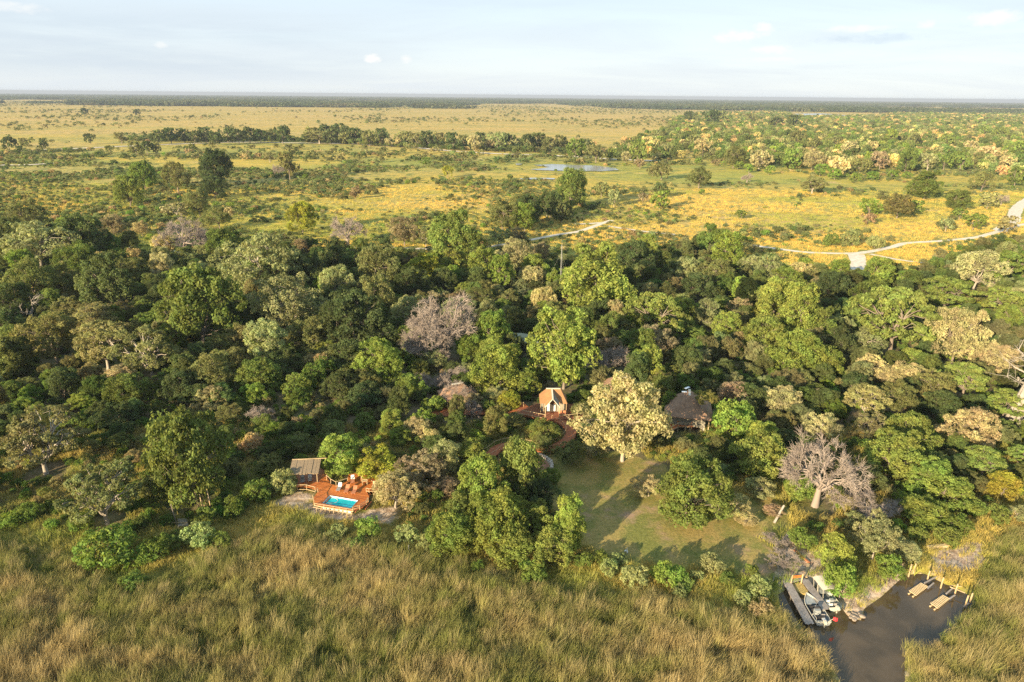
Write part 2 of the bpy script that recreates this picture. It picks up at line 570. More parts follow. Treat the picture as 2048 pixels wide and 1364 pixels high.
gx = np.clip(axis_lines(-130, 135, 1.3, -60000, 60000, 1.09), -62000, 62000)
gy = np.clip(axis_lines(35, 200, 1.3, -1500, 90000, 1.07), -2000, 90500)
GX, GY = np.meshgrid(gx, gy)
P2 = np.c_[GX.ravel(), GY.ravel()]
Z = np.zeros(len(P2))
near = (np.abs(P2[:, 0]) < 150) & (P2[:, 1] > 30) & (P2[:, 1] < 210)
win = inside(P2, water_poly)
dw = np.full(len(P2), 99.0)
dw[near] = dist_poly(P2[near], water_poly)
sd = np.where(win, -dw, dw)
Z = np.where(sd < 1.6, WATER_Z - 0.9 + 1.35 * np.clip((sd + 2.0) / 3.6, 0, 1) ** 0.8, Z)
Z = np.where(near & (sd >= 1.6), Z + 0.0, Z)
Z = np.minimum(Z, 0.0)
# masks
def mask(poly, soft=1.0):
    m = np.zeros(len(P2))
    q = near if len(poly) else near
    ins = inside(P2[q], poly)
    d = dist_poly(P2[q], poly)
    m[q] = np.clip(0.5 + np.where(ins, d, -d) / (2 * soft), 0, 1)
    return m


m_forest = np.zeros(len(P2))
q = (np.abs(P2[:, 0]) < 600) & (P2[:, 1] < 600) & (P2[:, 1] > 0)
ins = inside(P2[q], forest_poly)
m_forest[q] = np.clip(0.5 + np.where(ins, 1, -1) * dist_poly(P2[q], forest_poly) / 14.0, 0, 1)
m_sand = np.maximum.reduce([mask(sand_poly, 1.2), mask(bank, 1.6) * 0.8, mask(bare_pool, 1.0) * 0.62])
m_sand = np.where(near & (np.abs(sd) < 1.6), np.maximum(m_sand, 0.35), m_sand)
m_reed = np.maximum(mask(reed_poly, 2.0), mask(reed2_poly, 2.0))
m_reed = np.where((P2[:, 1] < 60) & (np.abs(P2[:, 0]) < 300), 1.0, m_reed)
nx, ny = len(gx), len(gy)
idx = np.arange(nx * ny).reshape(ny, nx)
F = np.stack([idx[:-1, :-1].ravel(), idx[:-1, 1:].ravel(), idx[1:, 1:].ravel(), idx[1:, :-1].ravel()], 1)
# the ground falls away with the curve of the earth
R2 = (P2 ** 2).sum(1)
Z = Z - R2 / (2 * 8.0e6)

mg, nt, b = principled('savanna_ground', (.3, .22, .1), 0.95, 0.1)
geo = N(nt, 'ShaderNodeNewGeometry')
pos = geo.outputs['Position']
def gattr(n_):
    return N(nt, 'ShaderNodeAttribute', attribute_type='GEOMETRY', attribute_name=n_).outputs['Fac']
big = noise(nt, scaled(nt, pos, (1, 2.2, 1)), 0.0045, 5, 0.6, 0.4)
huge = noise(nt, scaled(nt, pos, (1, 3.0, 1)), 0.0011, 4, 0.55, 0.3)
mid_ = noise(nt, pos, 0.035, 6, 0.62, 0.5)
fine = noise(nt, pos, 0.55, 6, 0.7)
gold = mix_col(nt, smooth(nt, mid_, 0.35, 0.65), (.60, .42, .080), (.46, .37, .075))
green = mix_col(nt, smooth(nt, mid_, 0.35, 0.7), (.29, .31, .065), (.42, .37, .08))
sav = mix_col(nt, smooth(nt, big, 0.42, 0.57), gold, green)
sav = mix_col(nt, smooth(nt, huge, 0.48, 0.62, 0, .8), sav, (.54, .38, .13))
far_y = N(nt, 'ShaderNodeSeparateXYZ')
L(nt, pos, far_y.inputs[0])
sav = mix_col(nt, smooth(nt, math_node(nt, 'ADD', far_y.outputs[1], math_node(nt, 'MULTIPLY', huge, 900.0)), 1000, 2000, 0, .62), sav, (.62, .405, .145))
tan_ = noise(nt, scaled(nt, pos, (1, 1.8, 1), (50, 9, 0)), 0.018, 4, 0.6, 0.6)
sav = mix_col(nt, smooth(nt, tan_, 0.60, 0.70, 0, .75), sav, (.62, .42, .20))
sav = mix_col(nt, smooth(nt, tan_, 0.36, 0.27, 0, .85), sav, (.20, .24, .06))
mot = noise(nt, scaled(nt, pos, (1, 1.5, 1), (9, 3, 0)), 0.085, 6, 0.72, 0.3)
mot2 = noise(nt, scaled(nt, pos, (1, 1.6, 1), (2, 70, 0)), 0.006, 4, 0.6, 0.4)
sav = mix_col(nt, math_node(nt, 'MULTIPLY', smooth(nt, mot, 0.47, 0.60), smooth(nt, mot2, 0.32, 0.58, .30, .95)), sav, (.17, .20, .065))
sav = mix_col(nt, smooth(nt, fine, 0.32, 0.68, 0.0, 1.0), mix_col(nt, 1.0, sav, (.7, .7, .66), 'MULTIPLY'), sav)
litter = mix_col(nt, smooth(nt, noise(nt, pos, 0.22, 5, 0.65), 0.40, 0.62), (.12, .095, .055), (.075, .095, .028))
litter = mix_col(nt, smooth(nt, fine, 0.4, 0.7), litter, (.17, .13, .08))
colr = mix_col(nt, gattr('m_forest'), sav, litter)
marsh = mix_col(nt, smooth(nt, fine, 0.35, 0.65), (.045, .048, .018), (.11, .09, .035))
colr = mix_col(nt, gattr('m_reed'), colr, marsh)
sandc = mix_col(nt, smooth(nt, noise(nt, pos, 1.1, 5, 0.7), 0.38, 0.62), (.29, .20, .14), (.48, .38, .29))
sm = math_node(nt, 'ADD', gattr('m_sand'), math_node(nt, 'MULTIPLY', math_node(nt, 'SUBTRACT', fine, 0.5), 0.9))
colr = mix_col(nt, smooth(nt, sm, 0.30, 0.62), colr, sandc)
L(nt, colr, b.inputs['Base Color'])
bmp = N(nt, 'ShaderNodeBump', i_Strength=0.9, i_Distance=0.5)
L(nt, math_node(nt, 'ADD', fine, math_node(nt, 'MULTIPLY', mid_, 3.0)), bmp.inputs['Height'])
L(nt, bmp.outputs[0], b.inputs['Normal'])
gme = quad_mesh('ground', np.c_[P2, Z], F, mg, flat=False)
for nm, arr in (('m_forest', m_forest), ('m_sand', m_sand), ('m_reed', m_reed)):
    a_ = gme.attributes.new(nm, 'FLOAT', 'POINT')
    a_.data.foreach_set('value', arr.astype(np.float32))
link('ground', gme, kind='structure', label='flat savanna floor of golden and green grass running to the horizon')


def ground_drop(x, y):
    return -(x * x + y * y) / 1.6e7


def ragged(poly, z, amp, step=1.0, seed=3):
    out = []
    P = [np.array(p[:2]) for p in poly]
    for i in range(len(P)):
        a, b_ = P[i], P[(i + 1) % len(P)]
        n = max(1, int(np.linalg.norm(b_ - a) / step))
        nr = np.array([-(b_ - a)[1], (b_ - a)[0]])
        nr = nr / (np.linalg.norm(nr) + 1e-9)
        for k in range(n):
            p = a + (b_ - a) * k / n
            o = (fbm(np.array([p[0] * .7]), np.array([p[1] * .7]), seed)[0] - .5) * 2 * amp
            out.append((*(p + nr * o), z))
    return out


# lawn: one mown sheet
lm, nt, b = principled('mown_lawn', (.2, .2, .06), 0.95, 0.1)
pos = N(nt, 'ShaderNodeNewGeometry').outputs['Position']
n1 = noise(nt, pos, 0.16, 5, 0.65, 0.4)
n2 = noise(nt, pos, 2.2, 5, 0.75)
c_ = mix_col(nt, smooth(nt, n1, 0.38, 0.62), (.215, .215, .06), (.39, .29, .105))
c_ = mix_col(nt, smooth(nt, n2, 0.35, 0.7), mix_col(nt, 1.0, c_, (.6, .62, .6), 'MULTIPLY'), c_)
n3 = noise(nt, pos, 0.09, 4, 0.6)
c_ = mix_col(nt, smooth(nt, n3, 0.54, 0.66, 0, .9), c_, (.33, .215, .145))
n4 = noise(nt, scaled(nt, pos, (1, 1, 1), (31, 8, 0)), 0.35, 6, 0.7)
c_ = mix_col(nt, smooth(nt, n4, 0.56, 0.64, 0, .6), c_, (.15, .165, .048))
L(nt, c_, b.inputs['Base Color'])
bm_ = N(nt, 'ShaderNodeBump', i_Strength=0.8, i_Distance=0.12)
L(nt, n2, bm_.inputs['Height'])
L(nt, bm_.outputs[0], b.inputs['Normal'])
lb = Buf()
rl = ragged(lawn_poly, 0.02, 1.0)
lb.add(rl, [tuple(range(len(rl)))])
lb.obj('lawn', lm, kind='structure', label='mown lawn striped with long evening tree shadows')

# sandy tracks
tm, nt, b = principled('pale_sand_track', (.6, .5, .4), 0.95, 0.1)
pos = N(nt, 'ShaderNodeNewGeometry').outputs['Position']
c_ = mix_col(nt, smooth(nt, noise(nt, pos, 0.5, 5, 0.65), 0.35, 0.65), (.52, .44, .35), (.68, .60, .50))
L(nt, c_, b.inputs['Base Color'])
track_paths = []
for i, (pts, w) in enumerate(TRACKS):
    V, Fq, path = ribbon(pts, w, 0.02 + 0.006 * i, seed=i + 2, step=3 if w < 8.5 else 8, jitter=0.3 if w < 8 else 0.8)
    V[:, 2] += ground_drop(V[:, 0], V[:, 1])
    if path[:, 1].max() > 500:
        V[:, 2] += 0.35
    link('sand_track', quad_mesh('sand_track', V, Fq, tm), kind='structure')
    track_paths.append((path, w))

# water of the mooring channel and of the far pools
wm, nt, b = principled('muddy_channel_water', (.06, .046, .03), 0.04, 0.5)
b.inputs['IOR'].default_value = 1.38
b.inputs['Specular IOR Level'].default_value = 0.55
pos = N(nt, 'ShaderNodeNewGeometry').outputs['Position']
n1 = noise(nt, pos, 0.25, 3)
L(nt, mix_col(nt, smooth(nt, n1, 0.35, 0.65), (.052, .038, .020), (.085, .061, .034)), b.inputs['Base Color'])
bm_ = N(nt, 'ShaderNodeBump', i_Strength=0.08, i_Distance=0.05)
L(nt, noise(nt, pos, 1.6, 4), bm_.inputs['Height'])
L(nt, bm_.outputs[0], b.inputs['Normal'])
cx, cy = np.mean([p[0] for p in water_poly]), np.mean([p[1] for p in water_poly])
grown = []
wb = Buf()
P = np.array([p[:2] for p in water_poly])
x0, y0 = P.min(0) - 1.5
x1, y1 = P.max(0) + 1.5
y0 = max(y0, 30)
wb.add([(x0, y0, WATER_Z), (x1, y0, WATER_Z), (x1, y1, WATER_Z), (x0, y1, WATER_Z)], [(0, 1, 2, 3)])
wb.obj('channel_water', wm, kind='structure', label='still brown water of the mooring channel')
pm, nt, b = principled('open_pool_water', (.30, .31, .30), 0.15, 0.8)  # pale base colour stands in for the bright sky reflected in the pools
ponds = [[(1066, 331), (1105, 329), (1150, 331), (1190, 332), (1232, 337), (1236, 341), (1200, 343.5), (1150, 342.5), (1105, 342), (1075, 341), (1060, 339.5), (1085, 337.5), (1100, 335)],
         [(1038, 358), (1060, 356.5), (1090, 357), (1110, 357.5), (1108, 359.5), (1070, 360), (1045, 360)],
         [(1031, 328), (1042, 327.5), (1044, 331), (1034, 331)],
         [(1588, 227.5), (1640, 226.5), (1700, 231), (1702, 233), (1640, 232), (1600, 230.5)]]
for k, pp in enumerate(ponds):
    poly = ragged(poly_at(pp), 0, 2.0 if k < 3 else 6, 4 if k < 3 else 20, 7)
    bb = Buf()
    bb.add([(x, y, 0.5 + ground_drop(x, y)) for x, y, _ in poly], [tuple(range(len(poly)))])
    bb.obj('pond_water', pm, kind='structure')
pond_polys = [poly_at(pp) for pp in ponds]

# ------------------------------------------------------------------ vegetation shapes (unit size: crown radius 1, foot at the origin)
def rand_dirs(r, n):
    v = r.normal(size=(n, 3))
    return v / (np.linalg.norm(v, axis=1)[:, None] + 1e-9)


def leaf_cards(r, C, Nrm, size, aspect=1.5, jit=0.55):
    n = len(C)
    nn = Nrm * (1 - jit * 0.5) + rand_dirs(r, n) * jit
    nn /= np.linalg.norm(nn, axis=1)[:, None] + 1e-9
    t = np.cross(nn, rand_dirs(r, n))
    t /= np.linalg.norm(t, axis=1)[:, None] + 1e-9
    b = np.cross(nn, t)
    s = size * r.uniform(0.6, 1.35, n)[:, None]
    t, b = t * s * aspect * 0.5, b * s * 0.5
    V = np.stack([C - t, C - b * 0.9 + t * 0.1, C + t, C + b * 0.9 - t * 0.1], 1).reshape(-1, 3)
    return V, np.arange(4 * n).reshape(n, 4)


def tube_arr(pts, rad, n=5):
    pts = np.asarray(pts, float)
    d = np.gradient(pts, axis=0)
    d /= np.linalg.norm(d, axis=1)[:, None] + 1e-9
    ref = np.array([0.3, 0.9, 0.2])
    a = np.cross(d, ref)
    a /= np.linalg.norm(a, axis=1)[:, None] + 1e-9
    b = np.cross(d, a)
    k = np.arange(n) * 2 * math.pi / n
    V = (pts[:, None] + (a[:, None] * np.cos(k)[None, :, None] + b[:, None] * np.sin(k)[None, :, None]) * np.asarray(rad)[:, None, None]).reshape(-1, 3)
    m = len(pts)
    i, j = np.meshgrid(np.arange(m - 1), np.arange(n), indexing='ij')
    i, j = i.ravel(), j.ravel()
    q = (j + 1) % n
    return V, np.stack([i * n + j, i * n + q, (i + 1) * n + q, (i + 1) * n + j], 1)


def merge(parts):
    vs, fs, o = [], [], 0
    for V, F_ in parts:
        vs.append(V)
        fs.append(F_ + o)
        o += len(V)
    return np.concatenate(vs), np.concatenate(fs)


def curve(a, b, sag, r, n=6, wob=0.05):
    t = np.linspace(0, 1, n)[:, None]
    a, b = np.asarray(a, float), np.asarray(b, float)
    p = a + (b - a) * t
    ln = np.linalg.norm(b - a)
    p[:, 2] += (sag * np.sin(math.pi * t[:, 0])) * ln
    w = r.normal(size=(n, 3)) * wob * ln
    w[0] = w[-1] = 0
    return p + w


STYLES = {  # height/R, crown bottom, lobes, lobe radius, flatten, leaf size, leaves per puff, puffs per lobe, card aspect
    'round':   dict(h=1.75, zb=0.08, lobes=40, lr=(.22, .36), fl=.85, leaf=.046, per=24, puffs=17, asp=1.3, fork=.30, tr=.036),
    'tall':    dict(h=2.25, zb=0.12, lobes=52, lr=(.20, .33), fl=.95, leaf=.048, per=22, puffs=16, asp=1.3, fork=.45, tr=.036),
    'loose':   dict(h=1.60, zb=0.22, lobes=40, lr=(.19, .32), fl=.75, leaf=.036, per=26, puffs=14, asp=1.5, fork=.35, tr=.034),
    'feather': dict(h=1.40, zb=0.42, lobes=54, lr=(.14, .26), fl=.38, leaf=.032, per=24, puffs=12, asp=1.9, fork=.35, tr=.042),
    'open':    dict(h=1.35, zb=0.38, lobes=52, lr=(.11, .20), fl=.60, leaf=.030, per=26, puffs=12, asp=1.6, fork=.22, tr=.046),
    'bush':    dict(h=1.35, zb=0.02, lobes=20, lr=(.28, .44), fl=.85, leaf=.075, per=18, puffs=11, asp=1.3, fork=.1, tr=.03),
    'far':     dict(h=1.50, zb=0.12, lobes=16, lr=(.30, .44), fl=.80, leaf=.14, per=9, puffs=7, asp=1.2, fork=.4, tr=.04),
    'tuft':    dict(h=1.20, zb=0.02, lobes=7, lr=(.38, .55), fl=.80, leaf=.18, per=9, puffs=5, asp=1.3, fork=.1, tr=.03),
}


def lobes_of(r, st):
    h, zb = st['h'], st['zb']
    pts, rad = [], []
    lean = r.normal(size=2) * 0.05
    tries = 0
    # an irregular outline: per-direction reach
    ph = r.uniform(0, 6.28, 4)
    am = r.uniform(0.05, 0.16, 4)
    while len(pts) < st['lobes'] and tries < 4000:
        tries += 1
        lr = r.uniform(*st['lr'])
        az = r.uniform(0, 2 * math.pi)
        reach = 1 + sum(am[k] * math.sin((k + 1) * az + ph[k]) for k in range(4))
        t = r.uniform(0, 1) ** 0.85
        z = zb + lr * st['fl'] + (h - zb - 2 * lr * st['fl']) * t
        # crown profile: widest a third of the way up, rounded top
        tt = (z - zb) / (h - zb)
        prof = (max(0.0, 1 - ((tt - 0.36) / 0.68) ** 2)) ** 0.5 if tt > 0.36 else 0.72 + 0.28 * (tt / 0.36)
        rr = max(0.0, prof * reach - lr * 0.8) * (r.uniform(0.55, 1.0) if r.random() < 0.8 else r.uniform(0.1, 0.6))
        p = np.array([math.cos(az) * rr + lean[0] * t, math.sin(az) * rr + lean[1] * t, z])
        if any(np.linalg.norm(p - q) < 0.55 * min(lr, s_) + 0.08 for q, s_ in zip(pts, rad)):
            continue
        pts.append(p)
        rad.append(lr)
    return np.array(pts), np.array(rad)


def make_crown(style, seed, thin=1.0):
    r = np.random.default_rng(seed)
    st = STYLES[style]
    P, R = lobes_of(r, st)
    C, Nn, T, Ctr = [], [], [], []
    cen = np.array([0, 0, st['zb'] + (st['h'] - st['zb']) * 0.35])
    puff_c, puff_t = [], []
    for p, lr in zip(P, R):
        lt = r.uniform(0.25, 0.75)
        dirs = rand_dirs(r, st['puffs'])
        out = (p - cen) / (np.linalg.norm(p - cen) + 1e-6)
        dirs = dirs + out * 0.55 + np.array([0, 0, 0.25])
        dirs /= np.linalg.norm(dirs, axis=1)[:, None]
        for d in dirs:
            pc = p + d * lr * np.array([1, 1, st['fl']]) * r.uniform(0.55, 0.95)
            pr = lr * r.uniform(0.30, 0.48)
            m = max(3, int(st['per'] * thin * r.uniform(0.7, 1.3)))
            q = rand_dirs(r, m)
            q = q + d * 0.55
            q /= np.linalg.norm(q, axis=1)[:, None]
            rad_ = r.uniform(0.55, 1.12, m)[:, None]
            C.append(pc + q * rad_ * pr * np.array([1, 1, st['fl'] * 0.5 + 0.4]))
            Nn.append(q)
            T.append(np.clip(lt + r.normal(0, .10) + r.normal(0, .16, m), 0, 1))
    C, Nn, T = np.concatenate(C), np.concatenate(Nn), np.concatenate(T)
    kk = 1.0 / np.percentile(np.linalg.norm(C[:, :2], axis=1), 98.5)
    C[:, :2] *= kk
    P = P * np.array([kk, kk, 1])
    C[:, 2] = np.maximum(C[:, 2], 0.01)
    V, F_ = leaf_cards(r, C, Nn, st['leaf'], st['asp'])
    return V, F_, T, P, R


def make_trunk(style, seed, P, R):
    r = np.random.default_rng(seed + 999)
    st = STYLES[style]
    parts = []
    f = st['fork']
    base = np.array([[0, 0, -0.05], [0.01, 0, f * .3], [r.normal(0, .02), r.normal(0, .02), f]])
    stems = 5 if style == 'open' else 3 if style in ('feather', 'loose') else 2
    w = st['tr']
    parts.append(tube_arr(base, [w * 1.5, w * 1.1, w * 0.95], 7))
    mains = []
    for k in range(stems):
        az = 2 * math.pi * k / stems + r.uniform(-.5, .5)
        rr = r.uniform(.14, .3)
        e = np.array([math.cos(az) * rr, math.sin(az) * rr, f + (st['h'] - f) * r.uniform(.28, .45)])
        parts.append(tube_arr(curve(base[-1], e, -0.05, r, 5, .05), np.linspace(w * .75, w * .48, 5), 6))
        mains.append(e)
    for p, lr in zip(P, R):
        m = min(mains + [base[-1]], key=lambda q: np.linalg.norm(q - p) + (0.4 if q[2] > p[2] else 0))
        parts.append(tube_arr(curve(m, p, 0.08, r, 5, .05), np.linspace(w * .42, w * .13, 5), 4))
        for _ in range(3):
            e = p + rand_dirs(r, 1)[0] * lr * 0.8 * np.array([1, 1, .7])
            parts.append(tube_arr(curve(p, e, 0.05, r, 3, .05), np.linspace(w * .14, w * .05, 3), 3))
    return merge(parts)


def make_bare(seed, h=1.55, spread=1.0, limbs=6, depth=4, kids=4, w=0.075, droop=0.0, fork=0.38, twigs=5):
    """a leafless tree: trunk and limbs, and a haze of fine twigs"""
    r = np.random.default_rng(seed)
    wood, tw_c = [], []
    wood.append(tube_arr([[0, 0, -.05], [0.01, 0.01, fork * .5], [0, 0.02, fork]], [w * 1.6, w * 1.15, w], 8))
    sl_v = []

    def grow(p, d, ln, rad, lev):
        e = p + d * ln
        e[2] = max(e[2], 0.12)
        pts = curve(p, e, r.uniform(-.04, .12), r, 5 if lev < 2 else 4, .07)
        wood.append(tube_arr(pts, np.linspace(rad, rad * .55, len(pts)), 6 if lev < 1 else (4 if lev < 3 else 3)))
        if lev == depth:
            for _ in range(twigs):
                a = pts[r.integers(1, len(pts))]
                dd = d + r.normal(size=3) * .65
                dd[2] += 0.15 - droop
                dd /= np.linalg.norm(dd)
                b2 = a + dd * ln * r.uniform(.5, 1.1)
                side = np.cross(dd, rand_dirs(r, 1)[0])
                side = side / (np.linalg.norm(side) + 1e-9) * .0034
                m2 = (a + b2) / 2 + r.normal(size=3) * ln * .08
                sl_v.append([a - side, a + side, m2 + side * .8, m2 - side * .8])
                sl_v.append([m2 - side * .8, m2 + side * .8, b2 + side * .35, b2 - side * .35])
            return
        for k in range(kids):
            a = pts[-1] if k < 2 else pts[r.integers(2, len(pts))]
            dd = d * .75 + rand_dirs(r, 1)[0] * .85
            out = np.array([a[0], a[1], 0.0])
            dd += out / (np.linalg.norm(out) + 1e-6) * .25
            dd[2] += 0.10 - droop
            dd /= np.linalg.norm(dd)
            grow(a, dd, ln * r.uniform(.55, .78), rad * .52, lev + 1)

    for k in range(limbs):
        az = 2 * math.pi * k / limbs + r.uniform(-.4, .4)
        el = r.uniform(.25, 1.15)
        d = np.array([math.cos(az) * math.cos(el) * spread, math.sin(az) * math.cos(el) * spread, math.sin(el) * h / 1.5])
        grow(np.array([0, 0.02, fork * r.uniform(.75, 1.0)]), d / np.linalg.norm(d), .42, w * .62, 1)
    V, F_ = merge(wood)
    if sl_v:
        S = np.array(sl_v).reshape(-1, 3)
        SF = np.arange(len(S)).reshape(-1, 4)
    else:
        S, SF = np.zeros((0, 3)), np.zeros((0, 4), int)
    # bring to unit radius
    k = 1.0 / np.percentile(np.linalg.norm(V[:, :2], axis=1), 99)
    return V * k, F_, S * k, SF


PROTO = {}
for style, n in (('round', 4), ('tall', 4), ('loose', 4), ('feather', 3), ('open', 2), ('bush', 3), ('far', 3), ('tuft', 3)):
    for k in range(n):
        V, F_, T, P, R = make_crown(style, 100 + 31 * k + len(style) * 7)
        cm = quad_mesh('crown', V, F_, M['leaf'], T)
        TV, TF = make_trunk(style, 5 + k, P, R)
        PROTO[style, k] = dict(crown=cm, trunk={b: quad_mesh('trunk', TV, TF, M[b], flat=False) for b in ('bark', 'bark_pale', 'bleached')}, V=V, F=F_, T=T, h=STYLES[style]['h'])
for k in range(2):
    V, F_, S, SF = make_bare(40 + k, h=1.5, limbs=7, depth=4, kids=4, twigs=13, w=.058)
    PROTO['bare', k] = dict(wood=quad_mesh('trunk', V, F_, M['twig'], flat=False), twigs=quad_mesh('twigs', S, SF, M['twig']), h=1.35)
for k in range(2):
    V, F_, S, SF = make_bare(60 + k, h=2.0, limbs=4, depth=3, kids=3, w=.055, twigs=3)
    PROTO['dead', k] = dict(wood=quad_mesh('trunk', V, F_, M['bleached'], flat=False), twigs=quad_mesh('twigs', S, SF, M['bleached']), h=1.4)

# scattered copies of the same shapes carry their own tint
HOLD = {}


def scatter_proto(style, k):
    if (style, k) not in HOLD:
        p = PROTO[style, k]
        me = quad_mesh('foliage', p['V'], p['F'], M['leaf_i'], p['T'])
        HOLD[style, k] = bpy.data.objects.new('foliage', me)
    return HOLD[style, k]


def scatter(name, protos, P, rot, scl, tint, pick=None, label=None):
    """one stuff object: copies of the given shapes standing on the given points"""
    n = len(P)
    me = bpy.data.meshes.new(name)
    me.vertices.add(n)
    me.vertices.foreach_set('co', np.asarray(P, np.float32).ravel())
    pick = np.random.default_rng(3).integers(0, len(protos), n) if pick is None else pick
    for nm, arr in (('rot', rot), ('scl', scl), ('tint', tint)):
        a = me.attributes.new(nm, 'FLOAT_VECTOR', 'POINT')
        a.data.foreach_set('vector', np.asarray(arr, np.float32).ravel())
    a = me.attributes.new('pick', 'INT', 'POINT')
    a.data.foreach_set('value', np.asarray(pick, np.int32))
    o = link(name, me, kind='stuff')
    if label:
        o['label'] = label
    g = bpy.data.node_groups.new(name, 'GeometryNodeTree')
    g.interface.new_socket('Geometry', in_out='INPUT', socket_type='NodeSocketGeometry')
    g.interface.new_socket('Geometry', in_out='OUTPUT', socket_type='NodeSocketGeometry')
    gi, go = g.nodes.new('NodeGroupInput'), g.nodes.new('NodeGroupOutput')
    iop = g.nodes.new('GeometryNodeInstanceOnPoints')
    L(g, gi.outputs[0], iop.inputs['Points'])
    jn = g.nodes.new('GeometryNodeJoinGeometry')
    for po in protos[::-1]:
        oi = g.nodes.new('GeometryNodeObjectInfo')
        oi.inputs['Object'].default_value = po
        oi.inputs['As Instance'].default_value = True
        L(g, oi.outputs['Geometry'], jn.inputs[0])
    L(g, jn.outputs[0], iop.inputs['Instance'])
    iop.inputs['Pick Instance'].default_value = True

    def na(nm, t):
        a_ = g.nodes.new('GeometryNodeInputNamedAttribute')
        a_.data_type = t
        a_.inputs['Name'].default_value = nm
        return [s for s in a_.outputs if s.enabled and s.name == 'Attribute'][0]
    L(g, na('pick', 'INT'), iop.inputs['Instance Index'])
    eu = g.nodes.new('FunctionNodeEulerToRotation')
    L(g, na('rot', 'FLOAT_VECTOR'), eu.inputs[0])
    L(g, eu.outputs[0], iop.inputs['Rotation'])
    L(g, na('scl', 'FLOAT_VECTOR'), iop.inputs['Scale'])
    L(g, iop.outputs[0], go.inputs[0])
    md = o.modifiers.new('scatter', 'NODES')
    md.node_group = g
    return o


def tints(r, n, cols, w=None, var=.16):
    cols = np.array(cols)
    w = None if w is None else np.array(w) / np.sum(w)
    c = cols[r.choice(len(cols), n, p=w)]
    return np.clip(c * (1 + r.normal(0, var, (n, 1))) * (1 + r.normal(0, var * .35, (n, 3))), .01, 1)


# ------------------------------------------------------------------ trees and bushes seen in the photograph
# colour families: foliage albedo
CODE = {
    # code: (style, colours, name, phrase, category, bark)
    'g': ('round', [(.066, .088, .034), (.078, .098, .036)], 'dark_green_tree', 'dark green tree', 'tree', 'bark'),
    'G': ('round', [(.112, .148, .036), (.126, .156, .040)], 'green_tree', 'mid green tree', 'tree', 'bark'),
    'b': ('tall', [(.160, .205, .042), (.178, .212, .046)], 'bright_green_tree', 'bright green tree', 'tree', 'bark'),
    'B': ('round', [(.165, .198, .044), (.180, .205, .048)], 'bright_green_tree', 'bright green tree', 'tree', 'bark'),
    'y': ('round', [(.245, .250, .036)], 'yellow_green_tree', 'yellow-green tree', 'tree', 'bark'),
    'o': ('loose', [(.130, .140, .050), (.150, .152, .058)], 'olive_tree', 'olive tree', 'tree', 'bark'),
    'O': ('loose', [(.220, .235, .105), (.205, .220, .100)], 'grey_green_tree', 'grey-green tree', 'tree', 'bark_pale'),
    'a': ('feather', [(.190, .185, .075), (.205, .195, .085)], 'thorn_tree', 'olive thorn tree', 'tree', 'bark_pale'),
    'w': ('open', [(.145, .15, .065), (.155, .16, .07)], 'open_thorn_tree', 'open thorn tree', 'tree', 'bark_pale'),
    'A': ('feather', [(.150, .190, .045), (.165, .200, .050)], 'feathery_green_tree', 'feathery green tree', 'tree', 'bark'),
    'c': ('loose', [(.290, .262, .135), (.275, .25, .130)], 'cream_tree', 'cream-yellow tree', 'tree', 'bark_pale'),
    'C': ('loose', [(.350, .300, .155), (.335, .285, .145)], 'golden_tree', 'golden tan tree', 'tree', 'bark'),
    't': ('loose', [(.23, .19, .115), (.215, .175, .10)], 'brown_tree', 'tan brown tree', 'tree', 'bark'),
    'n': ('bare', [(1, 1, 1)], 'bare_tree', 'leafless mauve tree', 'tree', None),
    'd': ('dead', [(1, 1, 1)], 'dead_tree', 'bleached dead tree', 'tree', None),
    's': ('bush', [(.115, .155, .034), (.13, .165, .04)], 'green_bush', 'leafy green bush', 'bush', 'bark'),
    'S': ('bush', [(.22, .24, .10), (.20, .22, .085)], 'pale_bush', 'pale bush', 'bush', 'bark'),
    'l': ('bush', [(.130, .190, .036), (.145, .20, .040)], 'light_green_bush', 'bright green bush', 'bush', 'bark'),
    'r': ('bush', [(.24, .18, .10), (.26, .20, .10)], 'dry_bush', 'dry brown bush', 'bush', 'bark'),
}
